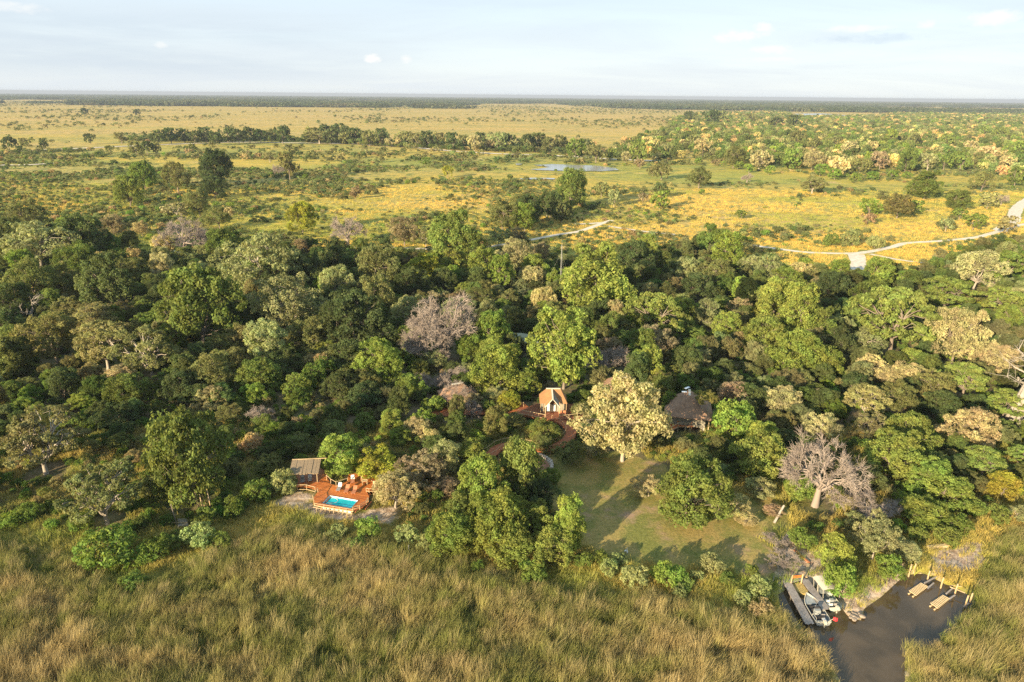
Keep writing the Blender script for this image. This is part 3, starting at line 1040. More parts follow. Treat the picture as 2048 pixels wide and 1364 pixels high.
# per tile of the photograph: x y width code [height factor] [label]
TILES = {
    (0, 400, 2.7286): """
200 235 330 O .8 pale green flat-topped tree with forked white trunk beside the sandy track
420 195 260 g
140 80 200 o
40 170 170 g
610 130 140 t
895 240 140 C 1 small golden tree beside the leafless mauve tree
1005 200 270 n .9 leafless mauve-grey tree leaning beside the small golden tree
770 150 90 C
1210 240 200 G
1430 330 400 O 1 broad pale-topped tree catching sunlight at the edge of the dense wood
1640 380 230 g
890 350 170 c
1100 400 170 O
1270 400 160 O
440 340 210 G
110 350 150 b .8
40 300 140 G
170 450 280 o
330 440 200 o
590 450 300 g
700 380 180 o
60 560 200 g
1080 590 380 G 1.15
900 500 200 g
370 580 130 o
520 630 230 a
280 740 300 o
560 770 320 a
800 800 330 w 1.1 feathery olive thorn tree with forked reddish trunk showing in the wood
160 590 190 d .9 dead tree of bleached branches standing above the dark hollow
680 560 120 d .8 dead reddish snag poking out above the olive crowns
790 600 110 G
1560 560 330 O
1310 740 190 o
1460 760 260 O
1690 720 240 o
1860 640 210 g
1820 310 180 g
1190 790 160 o
50 1040 140 G .8
150 1010 110 o
340 1010 220 g .8
700 1040 210 G .8
1170 930 240 o
1420 950 230 G .8
1650 1020 180 s
1760 940 180 s
1880 980 120 o
640 1180 200 g .7
1260 1160 150 o .8
1420 1170 150 n .7
1000 1010 190 g
1560 880 170 g
40 680 160 g
1350 600 170 g
540 330 120 r
720 310 110 r
620 240 150 s
1000 480 200 g
1500 460 200 g""",
    (650, 400, 2.7286): """
120 170 175 n 1 rounded leafless grey tree with white trunk beside the yellow-green tree
430 160 170 t
550 210 90 a
710 190 270 G 1.05
780 260 180 G
945 190 120 O
1050 190 110 t
1180 270 110 t
290 350 290 o
60 455 200 O 1 pale grey-green tree with bright lit top in the middle of the wood
545 370 180 y .8
700 340 160 B .9
860 340 170 b .9
950 400 150 b
1040 295 220 c .9
1150 370 150 b .8
1130 420 170 C .8 small golden flat-topped tree beside the radio mast
1475 430 380 B 1 broad bright green lobed tree right behind the radio mast
1260 440 130 b .8
1690 320 190 g
1740 390 140 o
270 510 240 o
170 660 330 g
470 590 190 O 1 pale olive crown rising behind the leafless mauve tree in mid wood
600 545 110 t
640 690 370 n 1.15 large leafless mauve tree laced with green in the centre of the wood
720 620 200 O
850 540 160 o
1000 540 140 o
1010 620 130 O .8
1190 545 170 C .9
1240 610 160 o
1350 550 100 t
1400 640 110 t
1820 610 320 A 1
1560 690 150 G
900 730 210 b .95 bright green tree right of the large leafless mauve tree
930 910 270 b .85 deep yellow-green tree with dark gaps left of the tented lodge
1090 1000 150 b .8
1310 800 340 b 1.05 tall vivid green lobed tree rising just behind the tented lodge
300 890 210 b .85
480 830 130 b .7
600 860 160 O .8
500 990 150 n .9
600 1000 110 n .8
780 980 130 n .8
690 1090 110 o .8
830 1040 110 o .9
740 1130 90 s
960 1090 110 o .8
715 1135 115 o 1.5
800 1140 100 n 1.4
1872 1112 105 G 1.3
930 1060 130 O .9
720 1060 170 n .9
800 1100 110 t .9
1010 1090 120 y .9
970 1130 90 o .8
640 1100 100 o .8
880 1130 90 s
1400 1150 130 o .8
1420 1250 120 O .6
600 1120 120 s
700 970 180 n .8 leafless grey thorn tree in front of the rounded thatch roof
1560 870 220 n .9 leafless tan tree behind the large cream-yellow tree
1780 760 210 t
1790 900 180 b .8
1880 960 120 G .8
1850 1030 140 G 1.2
1560 800 150 t .9
560 800 260 n 1.0 leafless mauve thorn tree overlapping the front of the central mauve tree
790 800 160 b .8
1640 1160 465 c 1.2 very large cream-yellow tree beside the curved boardwalk
1190 1250 170 G .7 small round green tree inside the loop of the boardwalk
1040 1200 120 o .7
510 1240 160 c .8
350 1220 140 b .7
900 1090 110 o .8
480 450 170 g
640 440 140 g
850 620 130 g
1600 560 160 G
1500 600 150 g
120 850 220 g .8
80 1010 200 g .8
220 1060 180 g .8
1400 1080 110 G .7""",
    (1348, 400, 2.7286): """
80 380 160 O .9
210 210 170 G
300 275 180 b .85
240 400 170 o
430 350 130 O
520 370 170 O
690 385 130 C .8
740 425 110 o
870 470 190 g
900 385 120 b .8
1130 400 180 b .8
1080 510 200 G
960 500 60 n
550 560 240 B 1.0 bright green lobed tree at the crown of the great clump right of the slim tree
710 610 250 b 1.0
500 740 220 B .95
670 820 260 B .95
820 880 190 B .85
800 690 200 G
190 620 150 O 1.3 slim grey-green tree on a tall bare leaning trunk
300 690 140 b .8
360 580 120 t
50 610 140 b .9
1220 620 400 A 1.1 wide feathery green tree with visible dark trunk below its layers
1490 490 240 A
1660 380 260 c .85 pale yellow flat-topped tree by the end of the faint track
1830 330 200 A
1800 540 220 A
1820 650 140 b .8
1550 740 300 C 1.1 large golden tan tree standing behind the feathery green tree at the wood's edge
1770 860 210 C 1
905 680 130 O
1050 770 190 O .8
1300 880 140 b .7
1080 900 170 C .85 golden tree topping the long row of golden crowns
1290 950 210 C .7
1170 960 140 C .7
1600 970 230 A 1 smooth feathery green tree between the two golden tan trees
1420 1010 200 o
320 1060 190 t .9
600 1080 220 c .85
820 1080 120 t
1050 1090 220 a
1230 1060 220 o
1450 1110 180 g .8
820 1240 210 c .8
350 1190 260 l 1 wide bright green bush beside the slender tree with a pale trunk
1060 1220 180 w 1 half-bare thorn tree with white crooked branches
1290 1290 290 B .8
1620 1240 260 C .9 golden tan tree nearest the channel, standing in full light
1810 1110 190 A
500 1290 180 b .8
900 780 170 g
1400 800 140 g
280 940 150 g .8
80 860 160 g .8
980 1000 150 g .8
700 970 150 o .8
1700 700 100 n .7
130 480 150 g
1650 1100 120 g .7
1300 420 130 A
620 450 150 b .9
1760 410 150 A
1600 620 100 g
430 1010 120 g .7
60 1010 130 G .9
110 1090 130 G .9
150 1060 90 o 1
20 1150 90 o .8""",
    (0, 864, 2.7286): """
200 20 400 w 1.15 grey-olive thorn tree with thick white forked trunk at the reed edge
540 300 400 w 1.15 spreading thorn tree with long pale bare limbs above the reeds
1000 130 440 G 1.25 large fresh green tree standing over the tall timber poles
560 640 300 s .9
820 650 170 s
920 610 160 s
1080 560 170 S
160 430 130 s
60 490 110 s
1290 400 150 s
1420 320 150 s
1560 270 160 S 1 olive bush hugging the left rail of the pool deck
720 820 150 s .8
430 500 130 s
1200 600 120 s
660 560 120 s
1120 460 140 s
1380 60 140 r
1640 60 170 o .6
1480 110 150 g .5""",
    (650, 864, 2.7286): """
100 110 215 b .85 bright green tree shading the back rail of the pool deck
285 165 220 y .75 yellow-green tree behind the sun loungers at the back of the pool deck
380 310 260 c .85 cream spreading tree with short white trunk overhanging the pool deck
540 190 230 t .9
640 140 230 O .9
650 290 160 t .6
230 525 150 l 1 round bright green bush in front of the pool deck
450 560 130 S
70 545 120 S
860 310 300 B 1.05 bright green tree in the clump between pool deck and lawn
1080 200 300 G 1.25
1130 330 240 g 1.0
690 550 250 B .85
960 470 320 B 1.1
1150 470 220 B .95
1010 620 250 B .75
820 560 200 B .8
1330 510 200 b 1.3 tall narrow bright green tree on the left edge of the lawn
1230 630 260 B .7
560 600 120 S
740 430 220 G .95
1560 740 120 S
1700 800 160 S 1 rounded pale silvery bush on the grass strip below the lawn
1870 770 160 l 1 fluffy lime green bush on the grass strip below the lawn
1770 290 160 c .8 small cream-yellow tree leaning against the big dome tree on the lawn
1130 760 160 s
840 735 80 l
1350 110 170 o .8
1230 240 110 s
1190 60 130 o .9
1420 700 110 s
1600 700 90 S
1500 690 100 s
1480 90 130 c .6
800 130 170 b .7
170 620 110 s""",
    (1348, 864, 2.7286): """
90 300 375 G 1.12 big dome-shaped green tree standing alone on the lawn
330 390 160 c .9 sparse yellow tree on the right edge of the lawn
460 300 170 O .7
390 470 120 c .6
250 200 110 O .7
540 420 110 t .6
1010 500 160 O .9
480 120 260 B .9 dense bright green tree behind the right end of the lawn
800 230 400 n 1.15 huge leafless tree with thick twisting pale limbs beside the mooring
1080 400 300 n .6 low leafless spreading tree leaning out from the huge leafless one
1230 130 300 B .85
1420 250 220 b .8
1500 340 230 B .75
1360 430 240 B .7
1110 560 250 O 1.2 pale grey-green tree overhanging the water's edge
1270 650 170 O .7
890 660 170 b 1.05 bright green tree in front of the leafless giant's trunk
920 820 170 l 1.5 tall narrow bright bush leaning over the moored boats
700 580 140 s
1170 740 150 l 1.15 vivid green bush on the bank beside the timber posts
560 590 130 n .5
600 690 170 n .45 tangle of dead grey brushwood above the jetty
210 715 130 S 1 pale bush at the lower right corner of the lawn
480 850 140 S 1 pale bush left of the long grey jetty
380 910 100 S
490 970 130 r
1700 160 200 A
1800 290 170 y .8 small vivid yellow-green tree at the grass edge behind the sandy patch
1890 120 150 A
1880 440 130 O .7
1660 60 150 C .7
1560 520 150 s
1480 560 130 s
1650 420 120 s
1780 450 130 s
1340 560 120 s
700 300 170 b .7
60 830 100 s
300 800 90 s
130 790 80 S
420 760 90 s
20 880 90 S""",
    (0, 0, 2.7286): """
1170 900 190 g 1.08 tall dark green tree standing high above the scrub plain
1165 1020 140 g .9
780 950 150 G
960 960 170 o
700 1040 170 G
1575 900 110 o 1.4 lone olive tree on a bare trunk at the edge of the golden plain
1520 930 70 n
1645 1185 155 y 1 vivid yellow-green tree standing alone in the open scrub
960 1140 120 c .7
1080 1100 140 o
1190 1180 130 o
1255 1155 60 C
620 1210 90 t
490 755 60 g
660 750 70 o
740 800 80 o
800 805 70 g
850 800 70 o
1045 805 50 o
1470 850 70 a
235 780 60 g
45 780 80 g
100 820 50 g
130 770 50 o
460 610 40 g
745 610 38 g
600 810 45 o
1740 740 140 a .6
860 745 80 g
930 740 80 g
1000 735 80 g
1060 745 70 g
1120 735 85 g
1180 750 80 g
1240 735 80 g
1300 745 80 g
1360 735 90 g
1420 740 80 g
1480 735 80 o
1540 735 100 g
1700 730 90 o
1780 720 90 g
1840 715 90 g
1880 750 70 o""",
    (650, 0, 2.7286): """
670 935 65 y 1 tiny vivid yellow-green tree alone on the golden meadow
1340 1030 190 G 1.15 stout green tree standing below the open pools
1510 1030 90 o
1580 1075 85 O 1.2 small pale tree on a white trunk beside the bare clearing
1060 1115 130 o
970 1160 190 o
1100 1150 160 g
1230 1110 140 g
1290 1150 120 g
1090 1190 140 b .8
1210 1160 60 d .9 thin dead white snag beside the dark trees above the track
165 1050 70 t 1 pinkish-tan small tree on the left meadow
1735 1075 60 t
1830 1090 100 b .8
1840 1040 80 g
310 860 40 o 1.2
545 880 60 s
820 860 35 o
965 880 35 o
30 740 90 g
100 730 80 g
170 740 80 g
240 750 90 o
310 740 90 g
350 775 50 c
395 775 50 C
430 750 90 o
500 755 90 o
560 760 90 g
620 750 80 o
700 770 90 g
760 765 80 o
815 780 90 c
850 760 80 g
900 790 60 t
940 770 100 O
1000 770 90 g
1060 780 60 c
1100 780 90 g
1160 770 100 g
1230 780 90 o
1290 775 90 o
1370 810 110 G
1430 790 80 g
1480 830 110 o
1560 840 70 G
1640 855 70 c
1710 830 120 G
1720 890 60 t
1840 930 100 o
1790 930 60 o""",
    (1348, 0, 2.7286): """
140 960 130 o
400 970 60 n
330 850 130 o
470 860 120 c
160 800 90 C
100 770 90 o
540 815 60 g .9
640 870 110 G
760 860 130 C
890 900 110 C
1020 900 100 o
1130 870 110 t
1270 870 130 G
1390 880 100 O
1480 880 90 G
1570 880 110 G
680 750 90 o
580 780 80 c
760 790 90 o
880 770 80 o
960 800 90 c
1080 800 80 C
1180 750 70 b
1300 770 90 o
1490 770 90 G
1700 720 70 G
1780 725 80 G
1620 800 80 c
1720 840 110 C
1870 820 120 G
760 1000 160 a .7 leaning thorn tree with bare pale limbs out on the yellow meadow
1380 1010 165 G .9 stocky green tree alone on the right side of the yellow meadow
1550 1085 140 G .8
1230 1115 180 o .8
1310 1130 100 s
1070 1130 110 l
1140 1060 80 o .8
1690 980 130 o
1720 1080 110 a
1790 1090 70 n
1490 1220 80 O
1820 1215 110 a
880 950 80 l
800 930 80 l
980 970 70 l
1080 960 60 l
1270 955 55 l
1190 950 60 l
410 920 60 l
520 930 60 l
350 900 60 l
270 890 40 l
130 880 50 l
980 1300 120 S
850 1310 90 s
1100 1320 90 S
1060 1195 80 r
1640 1210 110 s
1560 1170 80 s
370 1170 70 s
150 1050 40 l
1870 960 110 G
1820 890 90 C
200 640 90 g
90 640 70 g
420 645 70 o
660 665 90 g
560 670 70 g
250 630 80 o""",
}
LANDMARKS = [('the pool deck', 690, 980), ('the timber poles', 405, 1000), ('the tented lodge', 1105, 805), ('the boardwalk loop', 1110, 880), ('the lawn', 1240, 1010),
             ('the dining deck', 1370, 850), ('the flat roof', 1040, 678), ('the radio mast', 1121, 550), ('the thatch roof', 905, 790),
             ('the boats', 1640, 1210), ('the slatted rafts', 1860, 1185), ('the track junction', 1710, 515), ('the far right track', 2025, 430),
             ('the open pools', 1140, 335), ('the lone yellow-green tree', 602, 436), ('the round leafless tree', 695, 455), ('the tall plain tree', 428, 340),
             ('the huge leafless tree', 1640, 950), ('the golden row', 1790, 740), ('the pale-limbed thorn tree', 205, 975), ('the white forked trunk', 75, 870),
             ('the dead bleached tree', 58, 615), ('the huge cream tree', 1250, 825), ('the central mauve tree', 885, 655), ('the leaning meadow tree', 1625, 365),
             ('the far tree belt', 700, 275), ('the far lake', 1640, 230), ('the feathery green tree', 1795, 627), ('the pale-topped tree', 525, 520)]
DEPTH_K = FPX
PLACED = []        # (x, y, radius)
tree_specs = []
for (tx, ty, ts), txt in TILES.items():
    for ln in txt.strip().splitlines():
        w = ln.split(' ', 5)
        tree_specs.append(dict(u=tx + float(w[0]) / ts, v=ty + float(w[1]) / ts, w=float(w[2]) / ts, code=w[3], hk=float(w[4]) if len(w) > 4 else 1.0,
                               label=w[5] if len(w) > 5 else None))


def place_spec(s):
    style = CODE[s['code']][0]
    h = {'bare': 1.35, 'dead': 1.4}.get(style) or STYLES[style]['h']
    h *= s['hk']
    zb = 0.15 if style in ('bare', 'dead') else STYLES[style]['zb'] * s['hk']
    R = 5.0
    for _ in range(6):
        zc = (h + zb) / 2 * R
        p = at(s['u'], s['v'], zc)
        _, dep = px_of(p)
        R = s['w'] * (1.12 if s['v'] < 400 or style == 'bush' else 1.19) / 2 * dep[0] / FPX
    s.update(x=p[0], y=p[1], R=R, h=h * R, style=style, dist=dep[0])


for s in tree_specs:
    place_spec(s)


def relation(u, v):
    best = min(LANDMARKS, key=lambda l: ((l[1] - u) ** 2 + ((l[2] - v) * 1.6) ** 2 * (1 if v > 330 else 9)))
    du, dv = u - best[1], (v - best[2]) * 1.6
    d = math.hypot(du, dv)
    if abs(du) > abs(dv):
        rel = ('left of ' if du < 0 else 'right of ')
    else:
        rel = ('behind ' if dv < 0 else 'in front of ')
    return rel + best[0]


def size_word(R, cat):
    a, b_, c = (3.0, 5.0, 8.0) if cat == 'tree' else (1.2, 2.2, 3.2)
    return 'tiny' if R < a * .5 else 'small' if R < a else 'medium' if R < b_ else 'large' if R < c else 'huge'


ORD = ['', 'leftmost', 'second', 'third', 'fourth', 'fifth', 'sixth', 'seventh', 'eighth', 'ninth', 'tenth', 'eleventh', 'twelfth', 'thirteenth', 'fourteenth', 'fifteenth', 'sixteenth', 'seventeenth', 'eighteenth', 'nineteenth', 'twentieth'] + ['inner'] * 40
NUM = ['', 'one', 'two', 'three', 'four', 'five', 'six', 'seven', 'eight', 'nine', 'ten', 'eleven', 'twelve']


def label_all(specs):
    groups = {}
    for s in specs:
        if s['label']:
            continue
        _, _, _, phrase, cat, _ = CODE[s['code']]
        s['_base'] = f"{size_word(s['R'], cat)} {phrase} {relation(s['u'], s['v'])}"
        groups.setdefault(s['_base'], []).append(s)
    for base, g in groups.items():
        if len(g) == 1:
            g[0]['label'] = base
            continue
        g.sort(key=lambda s: s['u'])
        n = len(g)
        for i, s in enumerate(g):
            if i == 0:
                o_ = 'leftmost'
            elif i == n - 1:
                o_ = 'rightmost'
            else:
                o_ = f'{ORD[i + 1]}'
            s['label'] = f"{base}, {o_} of {NUM[n] if n < 13 else 'many'}" + ('' if i in (0, n - 1) else ' rightwards')


label_all(tree_specs)
obj_rng = np.random.default_rng(21)


def plant(s):
    style, cols, name, phrase, cat, bark = CODE[s['code']]
    r = obj_rng
    if s['dist'] > 330 and style not in ('bare', 'dead') and s['w'] < 45:
        style = 'far'
    n = 2 if style in ('bare', 'dead', 'open') else 4 if style in ('round', 'tall', 'loose') else 3
    pr = PROTO[style, int(r.integers(0, n))]
    R = s['R']
    sz = s['h'] / pr['h']
    t = thing(name, s['label'], cat, (s['x'], s['y'], ground_drop(s['x'], s['y'])), s.get('group'))
    t.rotation_euler.z = r.uniform(0, 6.28)
    t.scale = (R * r.uniform(.94, 1.10), R * r.uniform(.84, 1.10), sz * r.uniform(.95, 1.08))
    if style in ('bare', 'dead'):
        for nm, me in (('trunk', pr['wood']), ('twigs', pr['twigs'])):
            o = bpy.data.objects.new(nm, me)
            COL.objects.link(o)
            o.parent = t
            if nm == 'twigs':
                o['kind'] = 'stuff'
        return t
    c = np.array(cols[int(r.integers(0, len(cols)))]) * r.uniform(.86, 1.14) * (1 + r.normal(0, .03, 3))
    o = bpy.data.objects.new('crown', pr['crown'])
    COL.objects.link(o)
    o.parent = t
    o.color = (*np.clip(c, .01, 1), 1)
    if R > 1.0 and s['w'] > 12:
        o = bpy.data.objects.new('trunk' if cat == 'tree' else 'stem', pr['trunk'][bark])
        COL.objects.link(o)
        o.parent = t
    return t


GROUPNAME = {'tree': 'trees of the wood and the plain', 'bush': 'bushes on the grass and under the trees'}
for s in tree_specs:
    s['group'] = GROUPNAME[CODE[s['code']][4]]
    plant(s)
    PLACED.append((s['x'], s['y'], s['R']))
PLACED = np.array(PLACED)
print('placed', len(PLACED), 'trees', sum(CODE[s['code']][4] == 'tree' for s in tree_specs))

# ------------------------------------------------------------------ camp: decks, roofs, pool
def Q(x0, y0, s):
    return lambda X, Y, z=0.0: at(x0 + X / s, y0 + Y / s, z)


Zd = Q(520, 880, 6.82)       # pool deck close-up
Zl = Q(1040, 760, 11.37)     # tented lodge close-up
Zw = Q(920, 740, 6.2)        # boardwalk close-up
Zr = Q(1180, 720, 6.82)      # dining deck close-up
Zb = Q(1520, 1100, 7.577)    # boats close-up
Zf = Q(1740, 1060, 5.685)    # rafts close-up
Zt = Q(320, 940, 9.743)      # timber poles close-up


def strips(poly, ang, w, gap, z0, z1, holes=(), rj=0.0):
    """boards of width w laid over a polygon, cut at its edge"""
    ca, sa = math.cos(ang), math.sin(ang)
    rot = lambda p: (p[0] * ca + p[1] * sa, -p[0] * sa + p[1] * ca)
    back = lambda x, y: (x * ca - y * sa, x * sa + y * ca)
    rings = [[rot(p) for p in poly]] + [[rot(p) for p in h] for h in holes]
    ys = [p[1] for p in rings[0]]
    y = min(ys) + 1e-3
    out = Buf()
    r = np.random.default_rng(11)
    while y < max(ys):
        yc = y + w / 2
        xs = []
        for rg in rings:
            for i in range(len(rg)):
                a, b_ = rg[i], rg[(i + 1) % len(rg)]
                if (a[1] > yc) != (b_[1] > yc):
                    xs.append(a[0] + (yc - a[1]) / (b_[1] - a[1]) * (b_[0] - a[0]))
        xs.sort()
        for i in range(0, len(xs) - 1, 2):
            if xs[i + 1] - xs[i] > 0.05:
                dz = r.uniform(-rj, rj)
                q = [back(xs[i], y), back(xs[i + 1], y), back(xs[i + 1], y + w - gap), back(xs[i], y + w - gap)]
                out.slab(q, z0, z1 + dz)
        y += w
    return out


def board_material(name, c1, c2, ang, rough=.55):
    m, nt, b = principled(name, c1, rough, 0.35)
    pos = N(nt, 'ShaderNodeNewGeometry').outputs['Position']
    rt = N(nt, 'ShaderNodeMapping')
    rt.inputs['Rotation'].default_value = (0, 0, -ang)
    L(nt, pos, rt.inputs['Vector'])
    v = scaled(nt, rt.outputs[0], (.25, 3.2, 1))
    f = smooth(nt, noise(nt, v, 1.6, 3), .3, .7)
    L(nt, mix_col(nt, f, c1, c2), b.inputs['Base Color'])
    return m


def railing(label, pts, z, h=1.0, gap=2.0, rails=(1.0,), mat='pole', group='railings round the decks and boardwalks', r=0.05, foot=0.0):
    """pts: plan points in world; posts are parts, each stretch of rail is a part"""
    P = [np.array([p[0], p[1], z]) for p in pts]
    t = thing('railing', label, 'railing', P[0], group)
    posts = []
    for a, b_ in zip(P[:-1], P[1:]):
        n = max(1, round(np.linalg.norm(b_ - a) / gap))
        posts += [a + (b_ - a) * k / n for k in range(n)]
    posts.append(P[-1])
    pm_ = None
    for p in posts:
        if pm_ is None:
            bf = Buf().tube([(0, 0, -foot), (0, 0, h + .06)], r * 1.1, 6)
            o = bf.obj('post', M[mat])
            pm_ = o.data
        else:
            o = bpy.data.objects.new('post', pm_)
            COL.objects.link(o)
        o.parent = t
        o.location = tuple(p - P[0])
    for k in rails:
        bf = Buf()
        bf.tube([p - P[0] + np.array([0, 0, h * k]) for p in P], r, 6)
        o = bf.obj('handrail' if k == rails[0] else 'lower_rail', M[mat])
        o.parent = t
    return t


# ---- pool deck
DECK_ANG = math.atan2(*(Zd(1340, 820, DECK_Z) - Zd(960, 755, DECK_Z))[[1, 0]])
pool = [Zd(960, 755, DECK_Z), Zd(1340, 822, DECK_Z), Zd(1232, 938, DECK_Z), Zd(845, 865, DECK_Z)]
# square the pool up
pc = np.mean(pool, axis=0)
ax = np.array([math.cos(DECK_ANG), math.sin(DECK_ANG), 0])
ay = np.array([-ax[1], ax[0], 0])
hl = (np.linalg.norm(pool[1] - pool[0]) + np.linalg.norm(pool[2] - pool[3])) / 4
hw = (np.linalg.norm(pool[3] - pool[0]) + np.linalg.norm(pool[2] - pool[1])) / 4 * .93
pool = [pc + ax * a * hl + ay * b_ * hw for a, b_ in ((-1, 1), (1, 1), (1, -1), (-1, -1))]
rim = [pc + ax * a * (hl + .22) + ay * b_ * (hw + .22) for a, b_ in ((-1, 1), (1, 1), (1, -1), (-1, -1))]
mdk = board_material('red_oiled_boards', (.30, .082, .018), (.50, .165, .036), DECK_ANG)
dk = thing('pool_deck', 'raised red-brown timber deck wrapped round the small turquoise pool', 'deck', (pc[0], pc[1], 0))
o = strips(deck_poly, DECK_ANG, 0.19, 0.018, DECK_Z - 0.05, DECK_Z, [rim], .006).obj('deck_boards', mdk, dk, kind='stuff')
# joists and stilts under it
jb = strips(deck_poly, DECK_ANG + math.pi / 2, 1.2, 1.08, DECK_Z - 0.25, DECK_Z - 0.052, [rim])
jb.obj('joists', M['deck_dark'], dk, kind='stuff')
front = [Zd(x, y, DECK_Z) for x, y in ((737, 880), (860, 905), (1000, 925), (1130, 945), (1270, 965))]
fb = Buf()
for a, b_ in zip(front[:-1], front[1:]):
    off = np.array([0.02, -0.04, -0.10])
    fb.bar(a + off, b_ + off, .06, .18)
fb.obj('front_fascia', M['pole'], dk)
for k in range(9):
    t_ = (k + .5) / 9
    p = front[0] + (front[-1] - front[0]) * t_
    p = p + np.array([0, -.35, 0])
    Buf().bar(p + np.array([0.0, .35, -.12]), np.array([p[0] + .12, p[1] - .2, 0.0]), .09, .09).obj('raking_prop', M['pole'], dk)
    pp_ = p + np.array([0, .9, 0])
    Buf().tube([(pp_[0], pp_[1], -.1), (pp_[0], pp_[1], DECK_Z - .25)], .07, 6).obj('stilt', M['pole'], dk)
pb = Buf()
for a, b_ in zip(front[:-1], front[1:]):
    pb.bar(a + np.array([0, -.55, -.12]), b_ + np.array([0, -.55, -.12]), .09, .09)
pb.obj('outer_beam', M['pole'], dk)

# ---- pool
pt = thing('swimming_pool', 'small rectangular turquoise plunge pool set in the red deck', 'pool', (pc[0], pc[1], 0))
sh = Buf()
dpt = -0.25
for i in range(4):
    a, b_ = pool[i], pool[(i + 1) % 4]
    ra, rb = rim[i], rim[(i + 1) % 4]
    sh.add([(a[0], a[1], dpt), (b_[0], b_[1], dpt), (b_[0], b_[1], DECK_Z + .03), (a[0], a[1], DECK_Z + .03)], [(0, 1, 2, 3)])
sh.add([(p[0], p[1], dpt) for p in pool], [(0, 1, 2, 3)])
sh.obj('pool_shell', M['pool_shell'], pt)
co = Buf()
for i in range(4):
    a, b_ = pool[i], pool[(i + 1) % 4]
    ra, rb = rim[i], rim[(i + 1) % 4]
    z_ = DECK_Z + .032
    co.add([(a[0], a[1], z_), (b_[0], b_[1], z_), (rb[0], rb[1], z_), (ra[0], ra[1], z_)], [(0, 1, 2, 3)])
    co.add([(rb[0], rb[1], z_), (ra[0], ra[1], z_), (ra[0], ra[1], z_ - .1), (rb[0], rb[1], z_ - .1)], [(0, 1, 2, 3)])
co.obj('coping', M['deck_dark'], pt)
wmat, nt, b = principled('turquoise_pool_water', (.0, .42, .50), 0.06, 0.5)
v = N(nt, 'ShaderNodeNewGeometry').outputs['Position']
L(nt, mix_col(nt, smooth(nt, noise(nt, v, 0.6, 3), .35, .65), (.005, .33, .40), (.012, .44, .50)), b.inputs['Base Color'])
bm_ = N(nt, 'ShaderNodeBump', i_Strength=.12, i_Distance=.03)
L(nt, noise(nt, v, 3.0, 3), bm_.inputs['Height'])
L(nt, bm_.outputs[0], b.inputs['Normal'])
wz = DECK_Z - .16
wb = Buf()
wb.add([(p[0], p[1], wz) for p in pool], [(3, 2, 1, 0)])
wb.obj('pool_water', wmat, pt)
hs = Buf()
hc = pc - ax * hl * .62 + ay * hw * .18
pts = [hc + ax * 1.0 * math.cos(t_) + ay * .75 * math.sin(t_) for t_ in np.linspace(-2.2, 2.4, 18)]
hs.tube([(p[0], p[1], wz + .02) for p in pts], .035, 6)
o = hs.obj('cleaner_hose', M['canvas_pale'], label='pale floating cleaner hose curled on the pool water', category='hose')

# ---- thatched shade on the pool deck
sA, sB = Zd(455, 590, DECK_Z), Zd(785, 575, DECK_Z)
dirn = (sB - sA) / np.linalg.norm(sB - sA)
bk = np.array([-dirn[1], dirn[0], 0])
ts = thing('thatched_shelter', 'low thatched lean-to on poles at the back corner of the pool deck', 'shelter', sA)
corners = [sA, sB, sB + bk * 2.6, sA + bk * 2.6]
for i, c in enumerate(corners):
    Buf().tube([(c[0], c[1], DECK_Z), (c[0] + .05, c[1], DECK_Z + (2.0 if i < 2 else 2.5))], .075, 7).obj('post', M['pole'], ts)
rf = Buf()
nn = 16
e0, e1 = sA - dirn * .5 - bk * .5, sB + dirn * .4 - bk * .5
for i in range(nn):
    a = e0 + (e1 - e0) * i / nn
    b_ = e0 + (e1 - e0) * (i + 1) / nn
    jz = random.uniform(-.05, .05)
    fr = random.uniform(-.12, .12)
    A0, B0 = a - bk * fr, b_ - bk * fr
    A1, B1 = a + bk * 3.6, b_ + bk * 3.6
    z0_, z1_ = DECK_Z + 1.95 + jz, DECK_Z + 2.75 + jz
    rf.add([(A0[0], A0[1], z0_), (B0[0], B0[1], z0_), (B1[0], B1[1], z1_), (A1[0], A1[1], z1_), (A0[0], A0[1], z0_ + .16), (B0[0], B0[1], z0_ + .16), (B1[0], B1[1], z1_ + .2), (A1[0], A1[1], z1_ + .2)],
           [(3, 2, 1, 0), (4, 5, 6, 7), (0, 1, 5, 4), (1, 2, 6, 5), (2, 3, 7, 6), (3, 0, 4, 7)])
rf.obj('thatch_roof', M['thatch'], ts)
rp = Buf().bar(e0 + bk * 3.6 + np.array([0, 0, 2.95]), e1 + bk * 3.6 + dirn * .9 + np.array([0, 0, 2.98]), .12, .12)
rp.obj('ridge_pole', M['pole'], ts)


